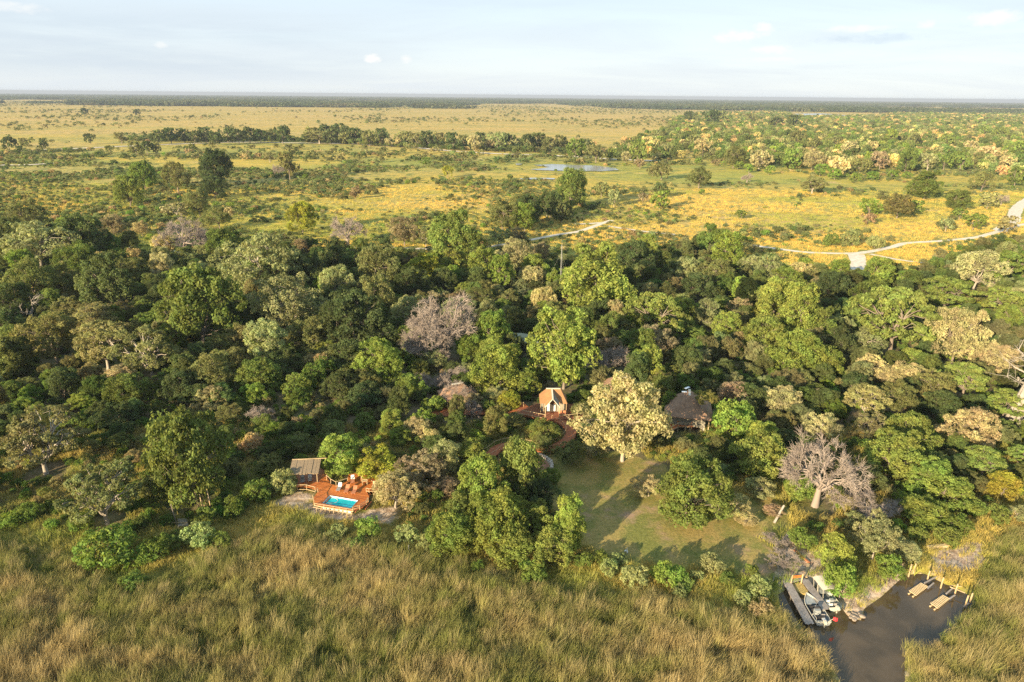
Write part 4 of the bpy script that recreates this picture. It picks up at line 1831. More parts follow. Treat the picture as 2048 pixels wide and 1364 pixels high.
# ---- sun loungers
def lounger(label, foot, head, back_mat, mat, z=DECK_Z, lift=.45):
    d = head - foot
    d[2] = 0
    ln = 1.95
    d /= np.linalg.norm(d)
    s_ = np.array([-d[1], d[0], 0])
    t = thing('sun_lounger', label, 'lounger', foot, 'sun loungers on the pool deck')
    up = np.array([0, 0, 1.0])
    w = .66
    z0 = np.array([foot[0], foot[1], z])
    for k, m_ in enumerate((.18, 1.1)):
        for sg in (-1, 1):
            p = z0 + d * (m_ + .05) + s_ * sg * (w / 2 - .05)
            Buf().bar(p, p + up * .30, .06, .06).obj('leg', M['wood_red'], t)
    bf = Buf()
    for sg in (-1, 1):
        bf.bar(z0 + s_ * sg * (w / 2 - .03) + up * .30, z0 + d * 1.25 + s_ * sg * (w / 2 - .03) + up * .30, .06, .07)
    bf.obj('frame', M['wood_red'], t)
    for k in range(6):
        p = z0 + d * (.1 + k * .21) + up * .345
        Buf().bar(p - s_ * w / 2, p + s_ * w / 2, .18, .03).obj('slat', M[mat], t)
    a = z0 + d * 1.28 + up * .35
    e = z0 + d * 1.85 + up * (.35 + lift)
    q = Buf()
    q.bar(a, e, w, .05)
    q.obj('backrest', M[back_mat], t)
    if back_mat == 'white' or mat == 'grey_fabric':
        q = Buf()
        q.bar(a + (e - a) * .45 + up * .06, e + up * .07, w * .8, .07)
        q.obj('towel', M['white'], t)
    return t


lounger('sun lounger with a white towel over it, nearest the pool on its left', Zd(1060, 715, DECK_Z), Zd(1118, 605, DECK_Z), 'white', 'grey_fabric')
lounger('bare red wood sun lounger beside the towel-covered one, middle of three', Zd(1168, 738, DECK_Z), Zd(1215, 640, DECK_Z), 'wood_red', 'wood_red')
lounger('bare red wood sun lounger on the open deck, rightmost of three by the pool', Zd(1270, 755, DECK_Z), Zd(1315, 660, DECK_Z), 'wood_red', 'wood_red')
lounger('sun lounger with white and dark cloth, standing alone behind the other three', Zd(1262, 608, DECK_Z), Zd(1272, 500, DECK_Z), 'white', 'wood_red')
lounger('grey cushioned lounger under the thatch, the one at the outer end', Zd(583, 598, DECK_Z), Zd(585, 505, DECK_Z), 'grey_fabric', 'grey_fabric', lift=.3)
lounger('grey cushioned lounger with white headrest under the thatch by the corner post', Zd(686, 582, DECK_Z), Zd(686, 490, DECK_Z), 'white', 'grey_fabric', lift=.3)
# small table and stools at the back of the deck
tb = Zd(1432, 600, DECK_Z)
t = thing('side_table', 'small pale wooden table at the back rail of the pool deck', 'table', tb)
Buf().box((tb[0], tb[1], DECK_Z + .72), (.9, .7, .05)).obj('tabletop', M['pole'], t)
for sx in (-1, 1):
    for sy in (-1, 1):
        Buf().bar((tb[0] + sx * .38, tb[1] + sy * .28, DECK_Z), (tb[0] + sx * .38, tb[1] + sy * .28, DECK_Z + .69), .06, .06).obj('leg', M['pole'], t)
cp = Zd(1560, 640, DECK_Z)
t = thing('deck_chair', 'pale wooden chair at the right end of the pool deck', 'chair', cp)
Buf().box((cp[0], cp[1], DECK_Z + .45), (.55, .55, .06)).obj('seat', M['pole'], t)
Buf().box((cp[0], cp[1] + .26, DECK_Z + .75), (.55, .05, .55)).obj('backrest', M['pole'], t)
for sx in (-1, 1):
    for sy in (-1, 1):
        Buf().bar((cp[0] + sx * .24, cp[1] + sy * .24, DECK_Z), (cp[0] + sx * .24, cp[1] + sy * .24, DECK_Z + .42), .05, .05).obj('leg', M['pole'], t)

zz_ = DECK_Z
railing('pole railing along the left entrance corner of the pool deck', [Zd(x, y, zz_) for x, y in ((510, 680), (640, 680), (757, 712))], zz_, rails=(1.0, .1), gap=1.8)
railing('low pole railing curving down the left side of the pool', [Zd(x, y, zz_) for x, y in ((792, 712), (727, 810), (741, 930 - 45))], zz_, h=.8, rails=(1.0,), gap=1.6)
railing('low pole railing along the front edge of the pool', [Zd(x, y, zz_) for x, y in ((750, 890), (1000, 930), (1268, 972))], zz_, h=.35, rails=(1.0,), gap=1.4)
railing('pole railing curving round the right front corner of the pool deck', [Zd(x, y, zz_) for x, y in ((1270, 972), (1362, 948), (1455, 880), (1478, 842))], zz_, h=.8, rails=(1.0, .5), gap=1.8)
railing('pole railing round the tree hole beside the thatched shade', [Zd(x, y, zz_) for x, y in ((912, 545), (968, 598), (1042, 640), (1200, 588))], zz_, gap=2.0)
railing('pole railing at the back of the pool deck beside the pale table', [Zd(x, y, zz_) for x, y in ((1385, 560), (1405, 605), (1468, 608), (1525, 560), (1590, 560))], zz_, gap=1.8)
railing('short pole railing at the right end of the pool deck', [Zd(x, y, zz_) for x, y in ((1452, 710), (1490, 720), (1590, 710))], zz_, h=.8, rails=(1.0, .3), gap=1.5)

# ---- tall timber poles (a gate of poles beside the big tree), small platform
for i, (xt, yt, xb, yb) in enumerate([(712, 430, 785, 880), (800, 490, 862, 880), (830, 375, 895, 800), (965, 370, 1020, 860), (985, 450, 1010, 700), (878, 380, 892, 640)]):
    b0 = Zt(xb, yb)
    _, dp = px_of(b0)
    h = (yb - yt) / 9.743 / FPX * dp[0] / math.cos(math.radians(33))
    lab = ['leftmost tall peeled pole below the large green tree', 'shorter tall pole just right of the leftmost one', 'tall thin pole in the middle of the pole gate',
           'thickest and rightmost tall pole of the pole gate', 'tall pole tucked behind the rightmost pole', 'dim pole standing farthest back in the pole gate'][i]
    o = Buf().tube([(0, 0, -.1), (-.10 * h / 4, 0, h * .5), (-.22 * h / 4, 0.05, h)], [.11, .10, .08], 8).obj('timber_pole', M['pole'], smooth=True, label=lab, category='pole', group='tall timber poles below the large green tree')
    o.location = tuple(b0)
pa = [Zt(x, y, .5) for x, y in ((330, 940), (520, 940), (560, 1085), (360, 1085))]
t = thing('viewing_platform', 'small grey plank platform with crossed poles under the large green tree', 'platform', pa[0])
strips(pa, 0.0, .2, .02, .44, .5).obj('deck_boards', M['jetty'], t, kind='stuff')
for p in pa:
    Buf().tube([(p[0], p[1], -.1), (p[0], p[1], .44)], .08, 6).obj('stilt', M['jetty'], t)
a, b_ = Zt(145, 1025, .6), Zt(540, 1020, .6)
Buf().tube([a, b_], .07, 6).obj('cross_pole', M['pole'], t)
a, b_ = Zt(345, 1110, 0.0), Zt(345, 1110, 0.0) + np.array([-.4, 0, 4.2])
Buf().tube([a, b_], .08, 6).obj('upright_pole', M['bark'], t)


# ---- tented lodge
LZ = 1.3
lc = Zl(760, 560, LZ + 2.3)
t = thing('tented_lodge', 'tented lodge with brown canvas hip roof, pale ridge and gabled porch', 'lodge', (lc[0], lc[1], 0))
# work out the scale: eave line 440..1080 at the front
eL, eR = Zl(450, 520, LZ + 2.3), Zl(1078, 555, LZ + 2.3)
W_ = np.linalg.norm(eR - eL)
fx, fy = (eL[0] + eR[0]) / 2, (eL[1] + eR[1]) / 2
Dp = W_ * .82
hw_ = W_ / 2
ez, rz = LZ + 2.3, LZ + 4.7
roofb = Buf()
rl_ = hw_ * .52
roofb.add([(fx - hw_, fy, ez), (fx + hw_, fy, ez), (fx + hw_, fy + Dp, ez), (fx - hw_, fy + Dp, ez), (fx - rl_, fy + Dp * .5, rz), (fx + rl_, fy + Dp * .5, rz)],
          [(0, 1, 5, 4), (1, 2, 5), (2, 3, 4, 5), (3, 0, 4)])
roofb.obj('canvas_roof', M['canvas'], t)
rc = Buf()
for a, b_, w_ in (((fx - rl_, fy + Dp * .5, rz + .05), (fx + rl_, fy + Dp * .5, rz + .05), .42),):
    rc.bar(a, b_, w_, .10)
rc.obj('ridge_cap', M['canvas_pale'], t)
# porch gable
gx0 = fx - hw_ * .10
gh = ez + 1.75
pw = hw_ * .50
py = fy - 1.5
gb = Buf()
gb.add([(gx0, py, gh), (gx0, fy + Dp * .42, rz - .1), (gx0 - pw, py, ez - .1), (gx0 - pw, fy + .4, ez + .3)], [(0, 1, 3, 2)])
gb.obj('porch_canvas', M['canvas'], t)
gb = Buf()
gb.add([(gx0, py, gh), (gx0, fy + Dp * .42, rz - .1), (gx0 + pw, py, ez - .1), (gx0 + pw, fy + .4, ez + .3)], [(0, 2, 3, 1)])
gb.obj('porch_canvas', M['canvas_olive'], t)
for sg in (-1, 1):
    q = Buf()
    q.bar((gx0, py - .04, gh + .02), (gx0 + sg * (pw + .1), py - .04, ez - .15), .14, .12)
    q.obj('barge_pole', M['canvas_pale'], t)
q = Buf()
q.bar((gx0, py, gh + .06), (gx0, fy + Dp * .42, rz), .30, .06)
q.obj('porch_ridge', M['canvas_pale'], t)
for sx_ in (-pw, pw):
    Buf().tube([(gx0 + sx_, py, LZ), (gx0 + sx_, py, ez - .15)], .10, 7).obj('porch_post', M['pole'], t)
for sx_ in (-hw_ + .2, hw_ - .2, hw_ * .62, -hw_ * .7):
    Buf().tube([(fx + sx_, fy + .1, LZ), (fx + sx_, fy + .1, ez)], .07, 6).obj('post', M['pole'], t)
q = Buf()
q.box((fx, fy + Dp * .55, (LZ + ez) / 2), (W_ * .86, Dp * .72, ez - LZ - .05))
q.obj('tent_wall', M['canvas_olive'], t)
dw_ = Buf()
dw_.box((gx0, fy + Dp * .19 - .06, LZ + 1.05), (pw * 1.3, .06, 2.0))
dw_.obj('doorway', M['dark'], t)
for sx_ in (-.5, .35):
    q = Buf()
    q.box((gx0 + sx_ * pw, fy + Dp * .19 - .14, LZ + 1.1), (pw * .38, .05, 1.8))
    q.obj('white_curtain', M['white'], t)
q = Buf()
q.box((gx0, fy + Dp * .19 - .10, LZ + 2.15), (pw * 1.5, .06, .35))
q.obj('white_blind', M['white'], t)
# lodge deck
ld = thing('lodge_deck', 'dark red timber deck under and beside the tented lodge', 'deck', (fx, fy, 0))
lp = [(fx - hw_ - 4.6, fy - .2), (fx - hw_ - .3, fy - 2.1), (fx - .8, fy - 3.0), (fx + hw_ + .2, fy - 2.6), (fx + hw_ + 3.8, fy - 1.4), (fx + hw_ + 3.0, fy + Dp), (fx - hw_ - .6, fy + Dp), (fx - hw_ - 4.4, fy + 1.4)]
mdk2 = board_material('lodge_boards', (.15, .05, .025), (.25, .085, .04), 0.0)
strips(lp, 0.0, .2, .02, LZ - .06, LZ, (), .004).obj('deck_boards', mdk2, ld, kind='stuff')
sk = Buf()
for a, b_ in zip(lp[:5], lp[1:5]):
    sk.bar((a[0], a[1], LZ - .22), (b_[0], b_[1], LZ - .22), .06, .3)
sk.obj('fascia', M['deck_dark'], ld)
for a in lp[:6]:
    Buf().tube([(a[0], a[1] + .15, -.1), (a[0], a[1] + .15, LZ - .08)], .09, 6).obj('stilt', M['pole'], ld)
railing('pole railing on the left wing of the lodge deck', [lp[0], lp[1], (fx - 1.9, fy - 2.6)], LZ, rails=(1.0, .15), gap=2.0)
railing('pole railing on the right wing of the lodge deck', [(fx + 1.2, fy - 2.9), lp[3], lp[4]], LZ, rails=(1.0,), gap=2.0)
ch = Buf()
cpx = (fx + hw_ * .62, fy - .8)
t = thing('veranda_bench', 'small wooden bench on the lodge veranda right of the porch', 'bench', (cpx[0], cpx[1], LZ))
Buf().box((cpx[0], cpx[1], LZ + .45), (1.6, .5, .07)).obj('seat', M['wood_red'], t)
Buf().box((cpx[0], cpx[1] + .25, LZ + .75), (1.6, .06, .45)).obj('backrest', M['wood_red'], t)
for sx_ in (-.7, .7):
    Buf().box((cpx[0] + sx_, cpx[1], LZ + .21), (.08, .45, .41)).obj('leg', M['wood_red'], t)

# ---- curved boardwalk
BZ = 1.15
cl = [(1130, 560), (1205, 610), (1300, 660), (1372, 740), (1362, 820), (1300, 885), (1200, 940), (1080, 968), (950, 968), (820, 955), (680, 925), (560, 935), (450, 975), (400, 1030), (280, 1080), (130, 1120), (20, 1180)]
C_ = [Zw(x, y, BZ)[:2] for x, y in cl]
dense = []
for i in range(len(C_) - 1):
    a, b_, c, d = C_[max(i - 1, 0)], C_[i], C_[i + 1], C_[min(i + 2, len(C_) - 1)]
    for k in range(10):
        s_ = k / 10
        dense.append(.5 * (2 * b_ + (c - a) * s_ + (2 * a - 5 * b_ + 4 * c - d) * s_ ** 2 + (3 * b_ - a - 3 * c + d) * s_ ** 3))
dense.append(C_[-1])
dense = np.array(dense)
seg = np.linalg.norm(np.diff(dense, axis=0), axis=1)
acc = np.r_[0, np.cumsum(seg)]
BW = 2.1


def along(s):
    i = min(max(np.searchsorted(acc, s) - 1, 0), len(seg) - 1)
    f_ = (s - acc[i]) / max(seg[i], 1e-6)
    p = dense[i] + (dense[i + 1] - dense[i]) * f_
    d = (dense[i + 1] - dense[i]) / max(seg[i], 1e-6)
    return p, np.array([-d[1], d[0]])


bw = thing('boardwalk', 'raised red timber boardwalk curving from the lodge round a green hollow', 'boardwalk', (dense[60][0], dense[60][1], 0))
bb = Buf()
s_ = 0.1
while s_ < acc[-1] - .2:
    p0, n0 = along(s_)
    p1, n1 = along(s_ + .19)
    bb.slab([p0 - n0 * BW / 2, p1 - n1 * BW / 2, p1 + n1 * BW / 2, p0 + n0 * BW / 2], BZ - .05, BZ + random.uniform(-.004, .004))
    s_ += .205
bb.obj('deck_boards', M['walk'], bw, kind='stuff')
for sg in (-1, 1):
    q = Buf()
    for s_ in np.arange(.1, acc[-1] - 1.2, 1.2):
        (p0, n0), (p1, n1) = along(s_), along(s_ + 1.2)
        a, b_ = p0 + n0 * sg * BW * .46, p1 + n1 * sg * BW * .46
        q.bar((a[0], a[1], BZ - .2), (b_[0], b_[1], BZ - .2), .08, .28)
    q.obj('bearer', M['deck_dark'], bw)
q = None
for s_ in np.arange(.5, acc[-1], 2.4):
    p, n_ = along(s_)
    for sg in (-1, 1):
        a = p + n_ * sg * BW * .44
        Buf().tube([(a[0], a[1], -.1), (a[0], a[1], BZ - .08)], .08, 6).obj('stilt', M['pole'], bw)
inner, outer = [], []
for s_ in np.arange(.4, acc[-1] - .3, 1.3):
    p, n_ = along(s_)
    inner.append(p - n_ * BW * .48)
    outer.append(p + n_ * BW * .48)
k0 = int(len(inner) * .12)
railing('pole railing on the inner side of the curved boardwalk', inner[1:], BZ, gap=1.3, r=.032)
railing('pole railing on the outer side of the curved boardwalk, lodge end', outer[2:int(len(outer) * .36)], BZ, gap=1.3, r=.032)
railing('pole railing on the outer side of the curved boardwalk above the lawn', outer[int(len(outer) * .40):], BZ, gap=1.3, r=.032)

# low stone ring wall by the lawn
t = thing('ring_wall', 'curved low pale stone wall of the fire circle at the lawn corner', 'wall', Zw(1100, 1140))
r_ = np.random.default_rng(4)
ring = [Zw(x, y) for x, y in ((820, 1050), (900, 1045), (980, 1065), (1060, 1100), (1115, 1145), (1140, 1190), (1135, 1240))]
for i in range(len(ring) - 1):
    n = max(2, int(np.linalg.norm(ring[i + 1] - ring[i]) / .55))
    for k in range(n):
        p = ring[i] + (ring[i + 1] - ring[i]) * (k + .5) / n
        for lay in range(2):
            q = Buf()
            q.box((p[0] + r_.normal(0, .05), p[1] + r_.normal(0, .05), .17 + lay * .30), (.62 + r_.normal(0, .04), .5 + r_.normal(0, .04), .29), rot=r_.uniform(-.3, .3) + math.atan2(*(ring[i + 1] - ring[i])[[1, 0]]))
            q.obj('stone', M['rubble'], t)
fl = [Zw(x, y) for x, y in ((880, 1070), (980, 1080), (1060, 1120), (1110, 1180), (1090, 1240), (960, 1230), (860, 1150))]
q = Buf()
q.add([(p[0], p[1], .03) for p in fl], [tuple(range(len(fl)))])
q.obj('fire_circle_floor', textured('red_earth', (.22, .10, .06), (.34, .18, .11), 1.0), kind='structure')


# ---- the other roofs
def hip_roof(name, label, c, w, d, wall, top, rmat, cat='building', ridge=.35, deck=None, rot=0.0, wallm='canvas_olive', zbase=0.0):
    t = thing(name, label, cat, (c[0], c[1], 0))
    R_ = np.array([[math.cos(rot), -math.sin(rot)], [math.sin(rot), math.cos(rot)]])
    def W(x, y, z):
        q_ = R_ @ np.array([x, y])
        return (c[0] + q_[0], c[1] + q_[1], z)
    n = 5
    bf = Buf()
    # sagging slopes in rings from the eave to the ridge
    rings = []
    for i in range(n + 1):
        f_ = i / n
        k = 1 - f_
        zz2 = wall + (top - wall) * (f_ ** 1.12)
        hx, hy = w / 2 * (ridge + (1 - ridge) * k), d / 2 * k + .02
        rings.append([W(-hx, -hy, zz2), W(0, -hy * 1.03, zz2), W(hx, -hy, zz2), W(hx * 1.02, 0, zz2), W(hx, hy, zz2), W(0, hy, zz2), W(-hx, hy, zz2), W(-hx * 1.02, 0, zz2)])
    vs = [p for rg in rings for p in rg]
    fs = []
    for i in range(n):
        for k in range(8):
            q_ = (k + 1) % 8
            fs.append((i * 8 + k, i * 8 + q_, (i + 1) * 8 + q_, (i + 1) * 8 + k))
    vs += [(x, y, z - .22) for x, y, z in rings[0]]
    m0 = len(vs) - 8
    for k in range(8):
        q_ = (k + 1) % 8
        fs.append((m0 + k, m0 + q_, q_, k))
    bf.add(vs, fs)
    bf.obj('roof', M[rmat], t)
    q = Buf()
    a, b_ = W(-w / 2 * ridge - .15, 0, top + .05), W(w / 2 * ridge + .15, 0, top + .05)
    q.bar(a, b_, .45, .16)
    q.obj('ridge_cap', M['canvas_pale'] if rmat != 'roof_green' else M['roof_green'], t)
    q = Buf()
    q.box((c[0], c[1], (zbase + wall) / 2 - .05), (w * .78, d * .74, wall - zbase - .12), rot=rot)
    q.obj('wall', M[wallm], t)
    for sx_ in (-1, 0, 1):
        for sy_ in (-1, 1):
            a = W(sx_ * w * .45, sy_ * d * .44, zbase)
            b_ = W(sx_ * w * .45, sy_ * d * .44, wall + .05)
            Buf().tube([a, b_], .1, 6).obj('post', M['pole'], t)
    return t, W


Zm = Q(760, 700, 6.827)
c = Zm(1060, 540, 3.4)
hip_roof('thatched_lounge', 'rounded brown thatch roof half hidden behind leafless thorn branches', c, 7.6, 6.2, 2.6, 4.8, 'canvas_old', rot=.45, ridge=.3, zbase=.6)
dk3 = [Zm(x, y, .7) for x, y in ((640, 860), (820, 700), (1150, 760), (1500, 770), (1960, 720), (2060, 800), (1700, 860), (1300, 880), (900, 900))]
t = thing('lounge_deck', 'dark red deck running between the rounded thatch roof and the lodge', 'deck', dk3[2])
strips(dk3, .1, .2, .02, .64, .7).obj('deck_boards', M['deck_dark'], t, kind='stuff')
for p in dk3:
    Buf().tube([(p[0], p[1], -.1), (p[0], p[1], .64)], .09, 6).obj('stilt', M['pole'], t)
railing('dim pole railing in front of the deck beneath the yellow-green trees', [Zm(x, y, .7) for x, y in ((1560, 800), (1750, 790), (1960, 770))], .7, gap=1.6)
railing('pole railing crossing in front of the rounded thatch roof', [Zm(x, y, .7) for x, y in ((960, 735), (1150, 800))], .7, gap=2)
c = Zr(400, 330, 3.4)
hip_roof('thatched_bar', 'brown roof peeping out behind the huge cream-yellow tree', c, 7.5, 7.0, 2.8, 5.2, 'canvas_old', rot=-.2, zbase=.6)
c = Zr(1340, 610, 4.2)
t, W = hip_roof('dining_hall', 'tall dull-brown thatched dining hall with two pale sheets on its ridge', c, 9.5, 9.5, 3.4, 7.0, 'canvas_old', rot=1.35, ridge=.3, zbase=1.0)
for (xx, yy, zz3) in ((1325, 378, 7.1), (1285, 432, 6.9)):
    p = Zr(xx, yy, zz3)
    q = Buf()
    q.box(p, (1.4 if xx > 1300 else 1.0, .55, .06), rot=.7 if xx > 1300 else -.1)
    q.obj('pale_sheet', M['panel'], t)
DZ = 1.2
dp_ = [Zr(x, y, DZ) for x, y in ((1020, 960), (1060, 880), (1150, 830), (1370, 790), (1520, 770), (1530, 830), (1380, 915), (1200, 915), (1115, 965))]
t = thing('dining_deck', 'orange-red timber deck on stilts in front of the dining hall', 'deck', dp_[0])
strips(dp_, .15, .2, .02, DZ - .06, DZ, (), .004).obj('deck_boards', board_material('dining_boards', (.38, .11, .03), (.55, .18, .06), .15), t, kind='stuff')
for p in dp_:
    Buf().tube([(p[0], p[1], -.1), (p[0], p[1], DZ - .06)], .09, 6).obj('stilt', M['pole'], t)
railing('tall pole railing along the front of the dining deck', [Zr(x, y, DZ) for x, y in ((1110, 970), (1200, 918), (1300, 920), (1358, 918))], DZ, rails=(1.0, .1), gap=1.7, foot=1.2, r=.06)
railing('close-set dark pole railing down the right side of the dining deck', [Zr(x, y, DZ) for x, y in ((1380, 912), (1440, 870), (1515, 825))], DZ, rails=(1.0, .1), gap=.6, foot=1.2, mat='wood_red')
for k, (xx, yy) in enumerate(((1290, 845), (1240, 870))):
    p = Zr(xx, yy, DZ)
    t = thing('dining_table', ['long orange wooden table at the back of the dining deck', 'orange wooden table nearer the front rail of the dining deck'][k], 'table', p)
    Buf().box((p[0], p[1], DZ + .75), (1.9, .8, .06)).obj('tabletop', M['deck'], t)
    for sx_ in (-.8, .8):
        for sy_ in (-.3, .3):
            Buf().bar((p[0] + sx_, p[1] + sy_, DZ), (p[0] + sx_, p[1] + sy_, DZ + .72), .08, .08).obj('leg', M['deck'], t)
# slender pale-trunked tree beside the dining deck
b0 = Zr(1550, 960)
t = thing('slender_tree', 'slender tree with smooth pale forked trunk and spread roots by the dining deck', 'tree', b0, 'trees of the wood and the plain')
q = Buf()
q.tube([(0, 0, -.1), (0, .02, .5), (-.05, 0, 2.6)], [.42, .26, .2], 8)
q.tube([(-.05, 0, 2.5), (-.9, 0, 5.2), (-1.3, .3, 7.6)], [.17, .11, .05], 6)
q.tube([(-.05, 0, 2.5), (.5, .2, 5.5), (.9, .4, 8.0)], [.15, .1, .04], 6)
for a in range(4):
    an = a * 1.6 + .4
    q.tube([(0, 0, .25), (math.cos(an) * .8, math.sin(an) * .8, .08), (math.cos(an) * 1.9, math.sin(an) * 1.9, -.05)], [.16, .1, .03], 5)
o = q.obj('trunk', M['bark_pale'], smooth=True)
o.parent = t
o = bpy.data.objects.new('crown', PROTO['loose', 1]['crown'])
COL.objects.link(o)
o.parent = t
o.scale = (2.6, 2.4, 2.0)
o.location = (.1, .3, 5.6)
o.color = (.16, .15, .045, 1)

# grey-green flat roof
Zg = Q(990, 480, 5.685)
gp = [Zg(x, y, 3.0) for x, y in ((120, 1060), (300, 1058), (440, 1082), (500, 1170), (120, 1175))]
t = thing('service_building', 'low building with a flat grey-green sheet roof deep in the wood', 'building', gp[0])
gpo = [(p[0], p[1]) for p in gp]
Buf().slab(gpo, 2.92, 3.04).obj('roof', M['roof_green'], t)
cx_, cy_ = np.mean([p[0] for p in gpo]), np.mean([p[1] for p in gpo])
Buf().slab([(cx_ + (x - cx_) * .9, cy_ + (y - cy_) * .9) for x, y in gpo], 0, 2.9).obj('wall', M['dark'], t)

# radio mast
mb, mt = Zg(742, 620), None
t = thing('radio_mast', 'thin lattice radio mast with guy wires rising out of the wood', 'mast', mb)
MH = 17.5
ang3 = [0.3, 0.3 + 2.094, 0.3 + 4.189]
for a in ang3:
    q = Buf().tube([(math.cos(a) * .24, math.sin(a) * .24, 0), (math.cos(a) * .16, math.sin(a) * .16, MH)], .035, 5)
    o = q.obj('upright', M['steel'])
    o.parent = t
q = Buf()
for k in range(int(MH / .8)):
    for i in range(3):
        a, b_ = ang3[i], ang3[(i + 1) % 3]
        q.bar((math.cos(a) * .2, math.sin(a) * .2, k * .8), (math.cos(b_) * .2, math.sin(b_) * .2, k * .8 + .8), .025)
o = q.obj('lattice', M['steel'])
o.parent = t
for a in (0.8, 2.9, 5.0):
    q = Buf().tube([(0, 0, MH * .85), (math.cos(a) * 7, math.sin(a) * 7, 0)], .012, 4)
    o = q.obj('guy_wire', M['steel'])
    o.parent = t
o = Buf().tube([(0, 0, MH), (0, 0, MH + 1.6)], .03, 5).obj('antenna', M['steel'])
o.parent = t

# ---- big dead baobab-like trunk at the right edge
b0 = at(2030, 845)
t = thing('pale_giant_trunk', 'massive pale fluted trunk with bare white limbs at the wood edge far right', 'tree', b0, 'trees of the wood and the plain')
q = Buf()
for k in range(7):
    an = k * .9
    q.tube([(math.cos(an) * 1.7, math.sin(an) * 1.5, -.1), (math.cos(an) * 1.15, math.sin(an) * 1.0, 2.6), (math.cos(an) * .75 + .3, math.sin(an) * .7, 6.5), (math.cos(an) * .4 + .8, math.sin(an) * .4, 11.0)], [.62, .55, .5, .28], 8)
o = q.obj('trunk', M['bleached'], smooth=True)
o.parent = t
for tip in ((-5, 1, 14), (-3.5, -2, 16.5), (2.5, 0, 17), (-1.5, 2, 18), (-6.0, -2.0, 11.5), (4, 1, 14)):
    cv = curve((.8, 0, 8.5), tip, .05, r_, 6, .06)
    o = Buf().tube(cv, list(np.linspace(.3, .05, 6)), 6).obj('limb', M['bleached'], smooth=True)
    o.parent = t
    tw = Buf()
    for _ in range(14):
        a = cv[r_.integers(3, 6)]
        e = a + r_.normal(size=3) * 1.3
        tw.tube([a, (a + e) / 2 + r_.normal(size=3) * .1, e], [.04, .03, .015], 4)
    w_o = tw.obj('twigs', M['bleached'])
    w_o.parent = t
    w_o['kind'] = 'stuff'

# ------------------------------------------------------------------ mooring: jetties, boats, rafts, posts
JZ = .28


def jetty(label, quad, z, w=.22, dark=False):
    t = thing('jetty', label, 'jetty', quad[0], 'plank jetties at the mooring')
    d = quad[3] - quad[0]
    ang = math.atan2(quad[1][1] - quad[0][1], quad[1][0] - quad[0][0])
    strips(quad, ang, w, .015, z - .06, z, (), .006).obj('planking', M['jetty'], t, kind='stuff')
    for sd_ in (0, 1):
        a, b_ = (quad[0], quad[3]) if sd_ == 0 else (quad[1], quad[2])
        m_ = np.mean(quad, axis=0)
        a, b_ = a + (m_ - a) * .04, b_ + (m_ - b_) * .04
        Buf().bar((a[0], a[1], z - .14), (b_[0], b_[1], z - .14), .08, .15).obj('bearer', M['dark'], t)
        for k in range(4):
            p = a + (b_ - a) * (k + .3) / 3.6
            Buf().tube([(p[0], p[1], -1.5), (p[0], p[1], z - .07)], .07, 6).obj('pile', M['bark'], t)
    return t


jetty('long narrow grey plank jetty running out beside the open boat', [Zb(345, 470, JZ), Zb(440, 425, JZ), Zb(818, 1110, JZ), Zb(690, 1125, JZ)], JZ)
jetty('shorter dark plank jetty between the two moored boats', [Zb(632, 462, JZ), Zb(738, 450, JZ), Zb(1052, 880, JZ), Zb(945, 905, JZ)], JZ)
jt = thing('jetty_crossing', 'grey plank crosswalk joining the two jetties on the shore', 'jetty', Zb(470, 490, JZ), 'plank jetties at the mooring')
strips([Zb(440, 425, JZ), Zb(560, 385, JZ), Zb(738, 450, JZ), Zb(632, 462, JZ), Zb(475, 490, JZ)], .3, .22, .015, JZ - .07, JZ - .012).obj('planking', M['jetty'], jt, kind='stuff')
q = Buf()
mp = [Zb(x, y, .06) for x, y in ((485, 500), (640, 480), (735, 600), (735, 660), (650, 655), (560, 620))]
q.slab(mp, -.6, .02)
q.obj('reed_mat', M['grass_mat'], label='yellow mat of cut reeds lying between the two jetties', category='reed mat')
t = thing('gate_frame', 'two pale posts joined by an orange board at the head of the jetties', 'gate', Zb(470, 495, JZ))
for x, y in ((468, 495), (625, 480)):
    p = Zb(x, y, JZ)
    Buf().tube([(p[0], p[1], 0), (p[0] + .06, p[1], JZ + 1.35)], .09, 7).obj('post', M['pole'], t)
a, b_ = Zb(468, 495, JZ) + np.array([0.06, .1, .9]), Zb(625, 480, JZ) + np.array([.06, .1, .9])
Buf().bar(a, b_, .06, .42).obj('board', M['deck'], t)
# timber edging along the path
for k, (x0_, y0_, x1_, y1_, w_) in enumerate(((520, 0, 745, 195, .3), (730, 210, 690, 415, .42))):
    a, b_ = Zb(x0_, y0_, .12), Zb(x1_, y1_, .12)
    Buf().bar(a, b_, w_, .24).obj('timber_beam', M['wood_red' if k == 0 else 'pole'], label=['long reddish beam edging the path above the jetties', 'pale squared beam lying between path and jetties'][k], category='beam')
o = Buf().tube([Zb(-345 + 20, 0, 0) * 0 + at(1548, 1046, 0.0), at(1551, 1013, 0.0) + np.array([0, -3.0, 2.2])], [.22, .16], 8).obj('tree_stump', M['bark_pale'], label='pale leaning stump standing at the lawn edge left of the leafless giant', category='stump')


def hull_sections(Lh, W, H, n=14, bow=.42):
    """outline: stations from stern (0) to bow (1)"""
    st = []
    for i in range(n + 1):
        t_ = i / n
        w_ = W / 2 * (1 if t_ < bow + .1 else max(.02, (1 - ((t_ - bow - .1) / (.9 - bow)) ** 2.2)))
        w_ *= .92 + .08 * min(1, t_ * 5)
        sheer = H + .18 * max(0, t_ - .55) ** 1.5 * 4
        st.append((t_ * Lh, w_, sheer))
    return st


